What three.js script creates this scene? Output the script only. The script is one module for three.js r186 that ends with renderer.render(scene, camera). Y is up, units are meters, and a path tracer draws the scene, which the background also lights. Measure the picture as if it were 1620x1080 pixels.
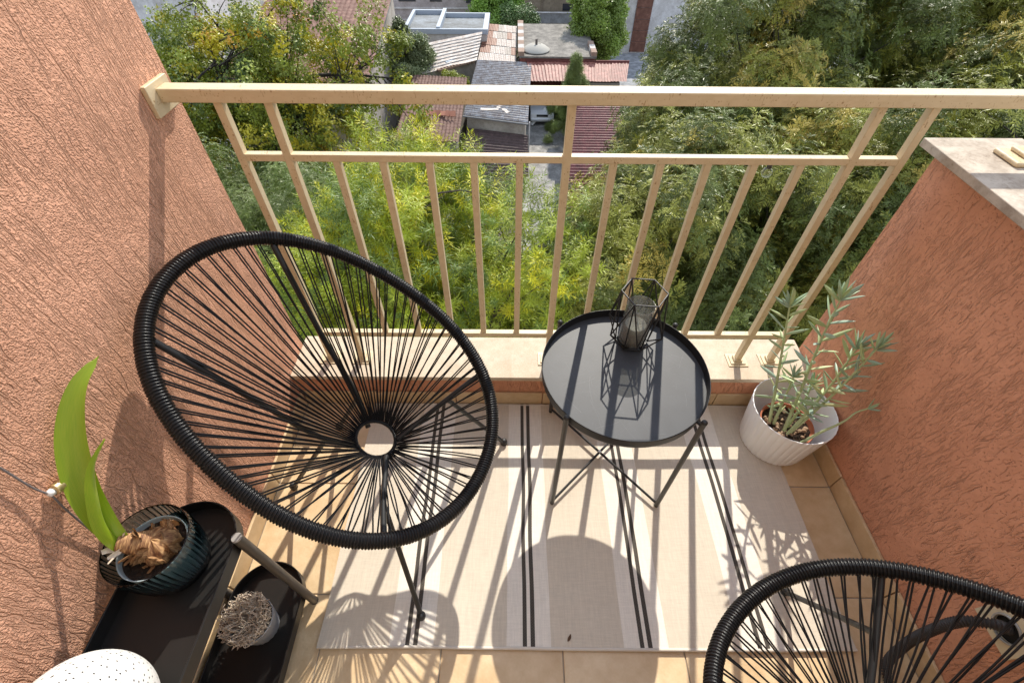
import * as THREE from 'three';
import { mergeGeometries, toCreasedNormals } from 'three/addons/utils/BufferGeometryUtils.js';
import { RoundedBoxGeometry } from 'three/addons/geometries/RoundedBoxGeometry.js';

// ---------------------------------------------------------------- camera, sky, sun, exposure
const scene = new THREE.Scene();
const camera = new THREE.PerspectiveCamera(72.46, 1024 / 682, 0.05, 400);
camera.position.set(0, 1.5125, 0);
camera.rotation.order = 'YXZ';
camera.rotation.set(THREE.MathUtils.degToRad(-48.2654), THREE.MathUtils.degToRad(-0.0436), THREE.MathUtils.degToRad(0.4571));
scene.add(camera);

const renderer = new THREE.WebGLRenderer({ antialias: true });
renderer.toneMapping = THREE.LinearToneMapping;
renderer.toneMappingExposure = 2.28;
renderer.shadowMap.enabled = true;

const SKY_L = 0.64;
const SUN = new THREE.Vector3(0.238, 0.87, -1).normalize();
// clear autumn sky: blue overhead, paling evenly to the horizon
{
  const w = 256, h = 128, d = new Float32Array(w * h * 4);
  for (let j = 0; j < h; j++) for (let i = 0; i < w; i++) {
    const el = (j + 0.5) / h * Math.PI - Math.PI / 2, t = Math.pow(1 - Math.max(0, Math.sin(el)), 3), k = (j * w + i) * 4;
    d[k] = SKY_L * (0.66 + 0.36 * t); d[k + 1] = SKY_L * (0.78 + 0.25 * t); d[k + 2] = SKY_L * (1.0 + 0.06 * t); d[k + 3] = 1;
  }
  const t = new THREE.DataTexture(d, w, h, THREE.RGBAFormat, THREE.FloatType); t.mapping = THREE.EquirectangularReflectionMapping; t.magFilter = THREE.LinearFilter; t.needsUpdate = true;
  scene.background = t; scene.environment = t;
}
const sun = new THREE.DirectionalLight(new THREE.Color(1, 0.94, 0.83), 2.75);
sun.position.copy(SUN).multiplyScalar(40);
sun.target.position.set(0, 0, -1);
sun.castShadow = true;
sun.shadow.mapSize.set(4096, 4096);
Object.assign(sun.shadow.camera, { left: -22, right: 22, top: 22, bottom: -22, near: 1, far: 120 });
sun.shadow.radius = 1;
scene.add(sun, sun.target);

// ---------------------------------------------------------------- helpers
const V = (x, y, z) => new THREE.Vector3(x, y, z);
const PI = Math.PI;
function rng(seed) { let s = seed >>> 0; return () => { s = (s + 0x6D2B79F5) | 0; let t = Math.imul(s ^ (s >>> 15), 1 | s); t = (t + Math.imul(t ^ (t >>> 7), 61 | t)) ^ t; return ((t ^ (t >>> 14)) >>> 0) / 4294967296; }; }
const used = new Map();
function numbered(n) { const k = used.get(n) || 0; used.set(n, k + 1); return k ? n + '_' + String(k).padStart(3, '0') : n; }
function thing(name, label, category, pos = [0, 0, 0], turn = 0, group) {
  const o = new THREE.Group(); o.name = numbered(name); scene.add(o);
  o.position.set(...pos); o.rotation.y = turn; o.userData = { label, category };
  if (group) o.userData.group = group;
  return o;
}
function part(parent, name, geo, mat) { const m = new THREE.Mesh(geo, mat); m.name = name; parent.add(m); return m; }
function struct(name, geo, mat) { const m = new THREE.Mesh(geo, mat); m.name = numbered(name); m.userData = { kind: 'structure' }; scene.add(m); return m; }
function lin(r, g, b) { return new THREE.Color().setRGB(r, g, b); }
function std(c, roughness = 0.8, o = {}) { return new THREE.MeshStandardMaterial({ color: c, roughness, ...o }); }
function phys(c, roughness, o = {}) { return new THREE.MeshPhysicalMaterial({ color: c, roughness, ...o }); }
const merge = (list) => mergeGeometries(list.map((g) => g.index ? g.toNonIndexed() : g).map((g) => { for (const k of Object.keys(g.attributes)) if (!['position', 'normal', 'uv'].includes(k)) g.deleteAttribute(k); return g; }));
const tr = (g, x, y, z) => g.translate(x, y, z);
function box(x0, x1, y0, y1, z0, z1) { return metre(new THREE.BoxGeometry(x1 - x0, y1 - y0, z1 - z0).translate((x0 + x1) / 2, (y0 + y1) / 2, (z0 + z1) / 2)); }
function rbox(x0, x1, y0, y1, z0, z1, r = 0.002) { return metre(new RoundedBoxGeometry(x1 - x0, y1 - y0, z1 - z0, 2, r).translate((x0 + x1) / 2, (y0 + y1) / 2, (z0 + z1) / 2)); }
function metre(g, k = 1, du = 0, dv = 0) {        // uv in metres, taken from the side the face points to
  const p = g.attributes.position, n = g.attributes.normal, uv = new Float32Array(p.count * 2);
  for (let i = 0; i < p.count; i++) {
    const ax = Math.abs(n.getX(i)), ay = Math.abs(n.getY(i)), az = Math.abs(n.getZ(i));
    let u, v; if (ay >= ax && ay >= az) { u = p.getX(i); v = p.getZ(i); } else if (ax >= az) { u = p.getZ(i); v = p.getY(i); } else { u = p.getX(i); v = p.getY(i); }
    uv[2 * i] = u * k + du; uv[2 * i + 1] = v * k + dv;
  }
  g.setAttribute('uv', new THREE.BufferAttribute(uv, 2)); return g;
}
function tube(pts, r, seg = 16, rad = 8, closed = false) {
  const c = pts.length === 2 ? new THREE.LineCurve3(pts[0], pts[1]) : new THREE.CatmullRomCurve3(pts, closed);
  return new THREE.TubeGeometry(c, pts.length === 2 ? 1 : seg, r, rad, closed);
}
function rod(a, b, r0, r1 = r0, rad = 10, caps = true) {      // a straight, possibly tapered bar from a to b
  const d = b.clone().sub(a), L = d.length();
  const g = new THREE.CylinderGeometry(r1, r0, L, rad, 1, !caps).translate(0, L / 2, 0);
  g.applyQuaternion(new THREE.Quaternion().setFromUnitVectors(V(0, 1, 0), d.normalize())); return g.translate(a.x, a.y, a.z);
}
function taper(pts, r0, r1, seg = 10, rad = 7) {              // a tapering tube along a curve
  const c = new THREE.CatmullRomCurve3(pts), g = new THREE.TubeGeometry(c, seg, 1, rad, false), p = g.attributes.position;
  for (let i = 0; i <= seg; i++) { const q = c.getPointAt(i / seg), r = r0 + (r1 - r0) * i / seg; for (let j = 0; j <= rad; j++) { const k = i * (rad + 1) + j; p.setXYZ(k, q.x + (p.getX(k) - q.x) * r, q.y + (p.getY(k) - q.y) * r, q.z + (p.getZ(k) - q.z) * r); } }
  return g;
}
const lathe = (pts, seg = 48) => new THREE.LatheGeometry(pts.map(([r, y]) => new THREE.Vector2(r, y)), seg);
// a four-cornered sheet between points with relief h(u, v) along its normal
function sheet(a, b, c, d, nu, nv, h = () => 0, ku = 1, kv = 1) {
  const pos = [], uv = [], idx = [], n = b.clone().sub(a).cross(d.clone().sub(a)).normalize(); if (n.y < 0) n.negate();
  const lu = a.distanceTo(b) * ku, lv = a.distanceTo(d) * kv;
  for (let j = 0; j <= nv; j++) for (let i = 0; i <= nu; i++) {
    const u = i / nu, v = j / nv, p = a.clone().lerp(b, u).lerp(d.clone().lerp(c, u), v).addScaledVector(n, h(u, v));
    pos.push(p.x, p.y, p.z); uv.push(u * lu, v * lv);
  }
  for (let j = 0; j < nv; j++) for (let i = 0; i < nu; i++) { const k = j * (nu + 1) + i; idx.push(k, k + 1, k + nu + 2, k, k + nu + 2, k + nu + 1); }
  const g = new THREE.BufferGeometry(); g.setAttribute('position', new THREE.Float32BufferAttribute(pos, 3)); g.setAttribute('uv', new THREE.Float32BufferAttribute(uv, 2)); g.setIndex(idx); g.computeVertexNormals(); return g;
}
// ------------- noise and textures
function lattice(seed, n) { const r = rng(seed), a = new Float32Array(n * n); for (let i = 0; i < a.length; i++) a[i] = r(); return (x, y) => { const xi = Math.floor(x), yi = Math.floor(y), fx = x - xi, fy = y - yi, sx = fx * fx * (3 - 2 * fx), sy = fy * fy * (3 - 2 * fy), m = (v) => ((v % n) + n) % n; const q = (i, j) => a[m(j) * n + m(i)]; return (q(xi, yi) * (1 - sx) + q(xi + 1, yi) * sx) * (1 - sy) + (q(xi, yi + 1) * (1 - sx) + q(xi + 1, yi + 1) * sx) * sy; }; }
const L64 = lattice(11, 64), L128 = lattice(12, 128), L256 = lattice(13, 256), L32 = lattice(14, 32), L16 = lattice(15, 16);
function dataTex(w, h, fn, srgb = false, sx = 1, sy = 1) {
  const d = new Uint8Array(w * h * 4);
  for (let j = 0; j < h; j++) for (let i = 0; i < w; i++) { const c = fn(i, j), k = (j * w + i) * 4; if (typeof c === 'number') d[k] = d[k + 1] = d[k + 2] = Math.max(0, Math.min(255, c * 255)); else { d[k] = Math.max(0, Math.min(255, c[0] * 255)); d[k + 1] = Math.max(0, Math.min(255, c[1] * 255)); d[k + 2] = Math.max(0, Math.min(255, c[2] * 255)); } d[k + 3] = 255; }
  const t = new THREE.DataTexture(d, w, h); t.wrapS = t.wrapT = THREE.RepeatWrapping; t.magFilter = THREE.LinearFilter; t.minFilter = THREE.LinearMipmapLinearFilter; t.generateMipmaps = true; if (srgb) t.colorSpace = THREE.SRGBColorSpace; t.repeat.set(sx, sy); t.needsUpdate = true; return t;
}
const lerp = (a, b, t) => a + (b - a) * t, mix3 = (a, b, t) => [lerp(a[0], b[0], t), lerp(a[1], b[1], t), lerp(a[2], b[2], t)];
const clamp01 = (t) => Math.max(0, Math.min(1, t));
// a tiling tone map (multiplies the material colour) of layered noise
function tones(n, seed, lo, hi, layers, speck = 0) {
  const r = rng(seed); return dataTex(n, n, (i, j) => { let s = 0, w = 0; for (const [k, a] of layers) { s += a * (k <= 16 ? L16 : k <= 32 ? L32 : k <= 64 ? L64 : k <= 128 ? L128 : L256)(i / n * k + seed, j / n * k); w += a; } let t = s / w; if (speck && r() < speck) t -= 0.35; return mix3(lo, hi, clamp01(t)); }, true);
}
// scratched render: near-vertical drag grooves and pits, as height
function scratched(N, seed, strokes, lenMin, lenMax, wMin, wMax, wiggle, pits, pitDepth) {
  const r = rng(seed), H = new Float32Array(N * N).fill(1);
  const dig = (x, y, w, d) => { const R = Math.ceil(w + 1); for (let b = -R; b <= R; b++) for (let a = -R; a <= R; a++) { const dd = Math.hypot(a + Math.floor(x) - x, b + Math.floor(y) - y); if (dd > w + 0.5) continue; const v = 1 - d * clamp01(1.25 - dd / w), k = (((Math.floor(y) + b) % N + N) % N) * N + (((Math.floor(x) + a) % N + N) % N); if (v < H[k]) H[k] = v; } };
  for (let s = 0; s < strokes; s++) {
    let x = r() * N, y = r() * N; const cl = L16(x / N * 16 + seed, y / N * 16); if (r() > cl * cl * 2.4) continue;
    const len = lerp(lenMin, lenMax, r() * r()), w0 = lerp(wMin, wMax, r() * r()), d = 0.2 + 0.8 * r() * (0.5 + 0.5 * r()); let dx = (r() - 0.5) * wiggle;
    for (let t = 0; t < len; t++) { const e = Math.sin(PI * Math.min(1, (t + 1) / len)); dig(x, y, Math.max(0.7, w0 * (0.35 + 0.65 * e) * (0.7 + 0.6 * r())), d * (0.5 + 0.5 * e)); dx += (r() - 0.5) * wiggle * 0.55; dx *= 0.9; x += dx; y += 1; }
  }
  for (let s = 0; s < pits; s++) { const x = r() * N, y = r() * N; dig(x, y, 0.8 + r() * 1.8, pitDepth * r()); if (r() < 0.5) dig(x + 1, y + 2, 1 + r(), pitDepth * r()); }
  const n2 = rng(seed + 5);
  return dataTex(N, N, (i, j) => H[j * N + i] * (0.82 + 0.10 * L256(i / N * 256, j / N * 256) + 0.06 * L64(i / N * 64, j / N * 64)) + (n2() - 0.5) * 0.035);
}

// ---------------------------------------------------------------- the balcony
const wallTone = tones(1024, 3, [0.80, 0.77, 0.75], [1, 1, 1], [[6, 0.45], [16, 0.2], [64, 0.2], [256, 0.15]], 0.012);
const bumpLeft = scratched(2048, 21, 11000, 20, 260, 1.2, 5.0, 0.72, 170000, 0.5);
const bumpRight = scratched(2048, 33, 20000, 8, 120, 0.8, 2.3, 0.7, 26000, 0.6);
bumpLeft.repeat.set(1 / 1.12, 1 / 1.2); bumpRight.repeat.set(1 / 1.2, 1 / 1.3);
wallTone.repeat.set(1 / 1.9, 1 / 1.9);
const stuccoLeft = std(lin(0.86, 0.465, 0.30), 0.95, { map: wallTone, bumpMap: bumpLeft, bumpScale: 0.0105 });
const stuccoRight = std(lin(0.78, 0.385, 0.235), 0.95, { map: wallTone, bumpMap: bumpRight, bumpScale: 0.0062 });

const leftWall = new THREE.Mesh(box(-1.6, -0.8, -13.7, 4.2, -1.172, 0.8), stuccoLeft);
leftWall.name = 'stucco_wall'; leftWall.userData = { label: 'tall salmon stucco wall with vertical drag grooves beside the railing bracket', category: 'wall' }; scene.add(leftWall);

const rightWall = thing('parapet_wall', 'low terracotta stucco parapet under a stone coping beside the white planter', 'wall');
part(rightWall, 'stucco_body', box(1.1, 1.262, -0.4, 0.955, -1.172, 0.8), stuccoRight);
const stoneTone = tones(512, 8, [0.80, 0.76, 0.70], [1, 0.99, 0.97], [[8, 0.35], [32, 0.25], [256, 0.4]], 0.02);
const copeTone = (() => { const r = rng(91); return dataTex(1024, 1024, (i, j) => { let t = 0.55 * L16(i / 64, j / 64) + 0.3 * L64(i / 16, j / 16) + 0.15 * L256(i / 4, j / 4); const l = L32(i / 32 + 3, j / 32 + 9), s = L128(i / 8, j / 8); if (l > 0.6 && s > 0.66) t -= 0.9 * (s - 0.6); if (r() < 0.01) t -= 0.2; return mix3([0.76, 0.72, 0.68], [1, 0.985, 0.96], clamp01(t * 1.4)); }, true); })();
copeTone.repeat.set(1 / 0.5, 1 / 0.5);
stoneTone.repeat.set(1 / 0.6, 1 / 0.6);
const stone = std(lin(0.66, 0.575, 0.47), 0.75, { map: stoneTone });
const copeStone = std(lin(0.50, 0.45, 0.39), 0.8, { map: copeTone });
part(rightWall, 'coping_slab', rbox(1.05, 1.302, 0.956, 0.977, -1.187, -0.335, 0.0025), copeStone);
part(rightWall, 'coping_slab', rbox(1.05, 1.302, 0.956, 0.977, -0.332, 0.52, 0.0025), copeStone);

const frontWall = thing('sill_wall', 'low terracotta upstand with a cream stone sill beneath the railing', 'wall');
part(frontWall, 'stucco_body', box(-0.8, 1.1, -0.4, 0.152, -1.205, -1.032), stuccoRight);
part(frontWall, 'sill_slab', rbox(-0.8, 0.147, 0.152, 0.171, -1.218, -1.0205, 0.0025), stone);
part(frontWall, 'sill_slab', rbox(0.149, 1.1, 0.152, 0.171, -1.218, -1.0205, 0.0025), stone);

// the house front behind the camera: sunlit render round a glazed door
const houseFront = thing('house_front', 'cream rendered house front with a glazed balcony door facing the railing', 'house');
part(houseFront, 'stucco_body', merge([box(-0.8, -0.25, -0.4, 4.2, 0.8, 1.1), box(0.65, 2.6, -0.4, 4.2, 0.8, 1.1), box(-0.25, 0.65, 2.15, 4.2, 0.8, 1.1)]), std(lin(0.62, 0.54, 0.42), 0.95, { map: wallTone, bumpMap: bumpRight, bumpScale: 0.006 }));
{
  const white = std(lin(0.75, 0.74, 0.72), 0.4);
  const d = part(houseFront, 'door_frame', merge([box(-0.25, -0.19, 0, 2.15, 0.86, 0.92), box(0.59, 0.65, 0, 2.15, 0.86, 0.92), box(-0.19, 0.59, 2.09, 2.15, 0.86, 0.92), box(-0.19, 0.59, 0, 0.1, 0.86, 0.92)]), white);
  part(d, 'pane', box(-0.19, 0.59, 0.1, 2.09, 0.885, 0.895), phys(lin(0.08, 0.09, 0.09), 0.05));
  part(d, 'door_handle', rod(V(-0.155, 1.0, 0.845), V(-0.155, 1.13, 0.845), 0.008, 0.008, 8), white);
}

// floor: slab, grout bed and separate tiles
const floor = new THREE.Group(); floor.name = 'floor'; floor.userData = { kind: 'structure' }; scene.add(floor);
const grout = std(lin(0.34, 0.29, 0.23), 0.95);
part(floor, 'grout_bed', box(-0.8, 1.1, -0.25, -0.0035, -1.032, 0.8), grout);
const tileTone = dataTex(1024, 1024, (i, j) => { const a = L16(i / 64, j / 64), b = L64(i / 16, j / 16), c = L256(i / 4, j / 4), d = L32(i / 32 + 7, j / 32); return mix3([0.87, 0.79, 0.67], [1, 0.965, 0.89], clamp01(0.45 * a + 0.3 * b + 0.15 * c + 0.25 * d - 0.1)); }, true);
const tileBump = dataTex(512, 512, (i, j) => 0.5 + 0.35 * (L64(i / 8, j / 8) - 0.5) + 0.15 * (L256(i / 2, j / 2) - 0.5));
tileBump.repeat.set(3, 3);
const tileMats = [lin(0.70, 0.59, 0.45), lin(0.66, 0.55, 0.415), lin(0.72, 0.615, 0.48)].map((c) => std(c, 0.42, { map: tileTone, bumpMap: tileBump, bumpScale: 0.0006 }));
const tr1 = rng(5);
function tileGeo(x0, x1, y0, y1, z0, z1, r = 0.0018) { return metre(rbox(x0, x1, y0, y1, z0, z1, r), 1, tr1() * 5, tr1() * 5); }
{
  const px = 0.3325, pz = 0.341, g = 0.0016, x0 = 0.1456 - 3 * px, z0 = -0.694;
  for (let j = -1; j < 5; j++) for (let i = 0; i < 7; i++) {
    const a = Math.max(x0 + i * px + g, -0.788), b = Math.min(x0 + (i + 1) * px - g, 1.088), c = Math.max(z0 + j * pz + g, -1.022), d = Math.min(z0 + (j + 1) * pz - g, 0.79);
    if (b - a < 0.02 || d - c < 0.02) continue;
    part(floor, 'floor_tile', tileGeo(a, b, -0.006, 0, c, d), tileMats[Math.floor(tr1() * 3)]);
  }
  for (let j = -1; j < 5; j++) {     // skirting along both side walls
    const c = Math.max(z0 + j * pz + g, -1.02), d = Math.min(z0 + (j + 1) * pz - g, 0.79);
    part(floor, 'skirting_tile', tileGeo(-0.799, -0.79, -0.003, 0.072, c, d), tileMats[j & 1]);
    part(floor, 'skirting_tile', tileGeo(1.09, 1.099, -0.003, 0.072, c, d), tileMats[(j + 1) & 1]);
  }
  for (let i = 0; i < 7; i++) {      // and along the sill wall
    const a = Math.max(0.118 - 3 * 0.33 + i * 0.33 + g, -0.789), b = Math.min(0.118 - 3 * 0.33 + (i + 1) * 0.33 - g, 1.089);
    if (b - a > 0.03) part(floor, 'skirting_tile', tileGeo(a, b, -0.003, 0.072, -1.031, -1.0235), tileMats[i % 3]);
  }
}

// ---------------------------------------------------------------- railing
const railTone = (() => { const r = rng(77); return dataTex(1024, 256, (i, j) => { let t = 0.5 + 0.35 * L64(i / 16, j / 16) + 0.15 * L256(i / 4, j / 4); const s = L128(i / 3, j / 6), q = L32(i / 32, j / 40 + 4); let c = mix3([0.90, 0.87, 0.82], [1, 1, 1], clamp01(t)); if (s > 0.80 && q > 0.52) c = mix3(c, [0.55, 0.40, 0.28], (s - 0.80) * 3.6); if (r() < 0.0004) c = [0.5, 0.38, 0.28]; return c; }, true); })();
railTone.repeat.set(1 / 0.9, 1 / 0.22);
const railPaint = std(lin(0.66, 0.545, 0.355), 0.5, { map: railTone });
const rail = thing('balcony_railing', 'cream painted metal railing with square balusters standing on the stone sill', 'railing');
part(rail, 'handrail', rbox(-0.788, 2.6, 1.0855, 1.1145, -1.129, -1.0885, 0.003), railPaint);
part(rail, 'wall_bracket', rbox(-0.7995, -0.788, 1.062, 1.1275, -1.148, -1.06, 0.002), railPaint);
const P1 = -0.671, PE = 0.961, zF = -1.1, zB = -1.1195;
part(rail, 'mid_rail', rbox(P1 + 0.0095, PE - 0.0095, 0.9436, 0.9615, zB, zF + 0.0004, 0.0015), railPaint);
part(rail, 'bottom_rail', rbox(P1 + 0.0095, PE - 0.0095, 0.3025, 0.3205, zB, zF + 0.0004, 0.0015), railPaint);
for (const x of [P1, -0.556, 0.1335, 0.8395, PE]) {
  const p = part(rail, 'post', rbox(x - 0.0098, x + 0.0098, 0.178, 1.0855, zB - 0.0005, zF + 0.001, 0.0015), railPaint);
  part(p, 'base_plate', merge([rbox(x - 0.036, x + 0.036, 0.171, 0.1745, -1.141, -1.079, 0.0015), rbox(x - 0.027, x + 0.027, 0.1745, 0.1785, -1.132, -1.0875, 0.0015), rbox(x - 0.015, x + 0.015, 0.1785, 0.187, -1.125, -1.095, 0.002)]), railPaint);
}
for (const x of [-0.44, -0.325, -0.2095, -0.0985, 0.0165, 0.2515, 0.3695, 0.487, 0.603, 0.7195]) part(rail, 'baluster', rbox(x - 0.009, x + 0.009, 0.3205, 0.9436, zB + 0.0005, zF - 0.0006, 0.0015), railPaint);
{
  const x = 1.226;
  const p = part(rail, 'post', rbox(x - 0.0098, x + 0.0098, 0.987, 1.0855, -1.089, -1.0685, 0.0015), railPaint);
  part(p, 'base_plate', merge([rbox(x - 0.056, x + 0.056, 0.977, 0.989, -1.112, -1.03, 0.0055), rbox(x - 0.03, x + 0.03, 0.989, 0.999, -1.1, -1.048, 0.0045)]), railPaint);
}

// ---------------------------------------------------------------- rug
const rugW = 1.472, rugD = 0.80;
const rugMap = (() => {
  const r = rng(44), pairs = [0.2553, 0.578, 0.9007, 1.223];
  return dataTex(2048, 1024, (i, j) => {
    const x = (i + 0.5) / 2048 * rugW; let base = [0.82, 0.775, 0.705], dark = false;
    const bandNoise = (L256(i / 3, j / 40) - 0.5) * 0.05 + (L256(i / 30, j / 2.5 + 80) - 0.5) * 0.04;
    for (const c of pairs) { const d = Math.abs(x - c); if (d < 0.061) base = [0.905, 0.875, 0.825]; if (d > 0.005 && d < 0.0168) dark = true; }
    const wx = (i >> 1) & 1, wy = (j >> 1) & 1;
    let k = 1 + bandNoise + (wx ^ wy ? 0.025 : -0.03) + (r() - 0.5) * 0.05;
    if (dark) { const hole = ((i >> 1) + (j >> 1) * 2) % 5 === 0; base = hole ? [0.52, 0.48, 0.43] : [0.215, 0.20, 0.185]; }
    return [base[0] * k, base[1] * k, base[2] * k];
  }, true);
})();
const weave = dataTex(256, 256, (i, j) => 0.5 + 0.25 * Math.sin(i / 256 * 2 * PI * 64) * Math.sin(j / 256 * 2 * PI * 64) + 0.15 * (L256(i, j) - 0.5));
weave.repeat.set(9, 5);
const rugMat = std(lin(0.90, 0.90, 0.90), 0.95, { map: rugMap, bumpMap: weave, bumpScale: 0.0009 });
const rug = thing('striped_rug', 'flat woven cream rug with pairs of black stripes under the tray table', 'rug', [-0.525, 0, -1.019]);
{
  const g = new THREE.BoxGeometry(rugW, 0.004, rugD, 120, 1, 60).translate(rugW / 2, 0.0035, rugD / 2), p = g.attributes.position, uv = g.attributes.uv;
  for (let i = 0; i < p.count; i++) {
    const x = p.getX(i), z = p.getZ(i), t = z / rugD;
    uv.setXY(i, x / rugW, 1 - t);
    p.setY(i, p.getY(i) + 0.0030 * L32(x * 7, z * 7 + 4) + 0.0065 * Math.exp(-((x - 0.03) ** 2 + (z - rugD) ** 2) / 0.004) + 0.005 * Math.exp(-((x - rugW) ** 2 + (z - rugD) ** 2) / 0.006) + 0.0026 * Math.pow(t, 8) * L16(x * 5 + 3, 2));
    p.setZ(i, z + (t > 0.5 ? 0.005 * (L16(x * 4 + 1, 7) - 0.5) : 0));
    p.setX(i, x + 0.005 * (L16(z * 6, x > 0.7 ? 3 : 9) - 0.5));
  }
  g.computeVertexNormals(); part(rug, 'woven_field', g, rugMat);
  const hem = [], hem2 = [];
  for (let i = 0; i <= 60; i++) { const x = rugW * i / 60; hem.push(V(x + 0.001, 0.0062 + 0.0026 * L16(x * 5 + 3, 2) + 0.0012 * L32(x * 9, 11), rugD - 0.003 + 0.005 * (L16(x * 4 + 1, 7) - 0.5))); hem2.push(V(x, 0.0045, 0.004)); }
  const hemMat = std(lin(0.66, 0.60, 0.52), 0.95, { bumpMap: weave, bumpScale: 0.001 });
  part(rug, 'hem', tube(hem, 0.0042, 120, 8), hemMat); part(rug, 'hem', tube(hem2, 0.003, 60, 8), hemMat);
}

// ---------------------------------------------------------------- string chairs
const pvc = phys(lin(0.008, 0.008, 0.009), 0.30, { specularIntensity: 0.6 });
const cordMat = phys(lin(0.007, 0.007, 0.008), 0.34, { specularIntensity: 0.55 });
const steelDark = phys(lin(0.02, 0.02, 0.02), 0.4, { specularIntensity: 0.7 });
const rubber = std(lin(0.015, 0.015, 0.015), 0.5);
const RC = [0.3357, 0.008, 0.0136, -0.0062, -0.0034];
function rimPoint(t) { let r = 0; RC.forEach((c, n) => { r += c * Math.cos(n * t); }); const a = r * Math.cos(t); return V(a, 0.622 - 0.7 * a, -r * Math.sin(t)); }
class RimCurve extends THREE.Curve { constructor() { super(); this.arcLengthDivisions = 720; } getPoint(t, o = V(0, 0, 0)) { return o.copy(rimPoint(t * 2 * PI)); } }
const rimCurve = new RimCurve();
function woundTube(curve, R, turns, rib, perTurn, rad) {           // a tube wound edge to edge with cord: the ridges are real
  const seg = turns * perTurn, g = new THREE.TubeGeometry(curve, seg, 1, rad, true), p = g.attributes.position, rr = rng(8); const jit = []; for (let k = 0; k <= turns; k++) jit.push((rr() - 0.5) * 0.0008);
  for (let i = 0; i <= seg; i++) { const c = curve.getPointAt(i / seg % 1); for (let j = 0; j <= rad; j++) { const k = i * (rad + 1) + j, ph = (i / perTurn + j / rad) % 1, w = R + rib * (Math.abs(Math.sin(PI * ph)) - 0.5) + jit[Math.floor(i / perTurn) % turns]; p.setXYZ(k, c.x + (p.getX(k) - c.x) * w, c.y + (p.getY(k) - c.y) * w, c.z + (p.getZ(k) - c.z) * w); } }
  g.computeVertexNormals(); return g;
}
function stringChair(label, pos, phi) {
  const t = thing('string_chair', label, 'chair', pos, -phi, 'black string chairs on the balcony');
  part(t, 'wound_rim', woundTube(rimCurve, 0.0165, 350, 0.0034, 6, 14), pvc);
  const hubC = V(0.02, 0.34, 0), tilt = 0.45;
  const hub = (a, r, dy = 0) => V(hubC.x + r * Math.cos(a), hubC.y - tilt * r * Math.cos(a) + dy, hubC.z - r * Math.sin(a));
  class HubCurve extends THREE.Curve { getPoint(u, o = V(0, 0, 0)) { return o.copy(hub(u * 2 * PI, 0.051)); } }
  part(t, 'hub_ring', woundTube(new HubCurve(), 0.0048, 90, 0.0022, 4, 10), pvc);
  const n = 78, r = rng(17);
  for (let i = 0; i < n; i++) {
    const q = rimCurve.getPointAt((i + 0.5 + (r() - 0.5) * 0.28) / n), ang = Math.atan2(-q.z, q.x);
    for (const s of [-1, 1]) {
      const ha = ang + s * PI / n * 0.52 + (r() - 0.5) * 0.02, e = hub(ha, 0.053, s * 0.0026);
      const dir = e.clone().sub(q).normalize(), side = V(0, 1, 0).cross(dir).normalize();
      const a = q.clone().addScaledVector(dir, 0.012).addScaledVector(side, s * 0.0034 + (r() - 0.5) * 0.003);
      const slack = (q.x > 0.1 ? 0.010 : 0.004) * (r() - 0.3), bow = (r() - 0.5) * (q.x > 0.05 ? 0.012 : 0.005);
      const m1 = a.clone().lerp(e, 0.35), m2 = a.clone().lerp(e, 0.7); m1.y -= slack; m2.y -= slack * 0.8; m1.addScaledVector(side, bow); m2.addScaledVector(side, bow * 0.6);
      part(t, 'cord', tube([a, m1, m2, e], 0.0020, 9, 6), cordMat);
    }
  }
  for (const s of [-1, 1]) {
    const bt = rimPoint(s * 149 * PI / 180), ft = rimPoint(s * 47 * PI / 180);
    const wb = V(-0.078, 0.392, -s * 0.074), wf = V(0.165, 0.392, -s * 0.168);
    part(t, 'arm', tube([bt.clone().add(V(0.012, -0.016, 0)), bt.clone().lerp(wb, 0.55).add(V(0, -0.012, 0)), wb, V(-0.03, 0.325, -s * 0.03)], 0.0075, 20, 10), steelDark);
    part(t, 'arm', tube([ft.clone().add(V(-0.004, -0.012, 0)), wf, V(0.07, 0.325, -s * 0.03)], 0.0075, 16, 10), steelDark);
    const fb = V(-0.304, 0.012, -s * 0.126), ff = V(0.285, 0.012, -s * 0.298);
    for (const [w, f] of [[wb, fb], [wf, ff]]) {
      const l = part(t, 'leg', rod(w, f, 0.007, 0.007, 12), steelDark);
      part(l, 'foot_cap', merge([new THREE.SphereGeometry(0.0125, 16, 12).translate(f.x, 0.0185, f.z), new THREE.CylinderGeometry(0.011, 0.012, 0.01, 16).translate(f.x, 0.011, f.z)]), rubber);
    }
  }
  return t;
}
stringChair('black string chair between the salmon wall and the tray table', [-0.40218, 0, -0.6791], 22 * PI / 180);
stringChair('black string chair against the terracotta parapet with the hose behind it', [0.71, 0, 0.035], 237 * PI / 180);

// ---------------------------------------------------------------- tray table and lantern
const trayScr = (() => { const N = 1024, d = new Float32Array(N * N), r = rng(51); for (let s = 0; s < 150; s++) { let x = r() * N, y = r() * N, a = r() * 7, L = 20 + r() * r() * 320, w = 0.2 + 0.8 * r() * r(); for (let t = 0; t < L; t++) { a += (r() - 0.5) * 0.05; x += Math.cos(a); y += Math.sin(a); const k = ((y | 0) % N + N) % N * N + ((x | 0) % N + N) % N; d[k] = Math.max(d[k], w * r()); } } return dataTex(N, N, (i, j) => { const b = 0.82 + 0.13 * L16(i / 64, j / 64) + 0.05 * L128(i / 8, j / 8) + (L256(i / 4, j / 4) > 0.86 ? 0.1 : 0), s = d[j * N + i]; return mix3([b * 0.215, b * 0.22, b * 0.235], [0.75, 0.75, 0.75], s * 0.9); }, true); })();
const trayTop = std(lin(1, 1, 1), 0.55, { map: trayScr });
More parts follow.
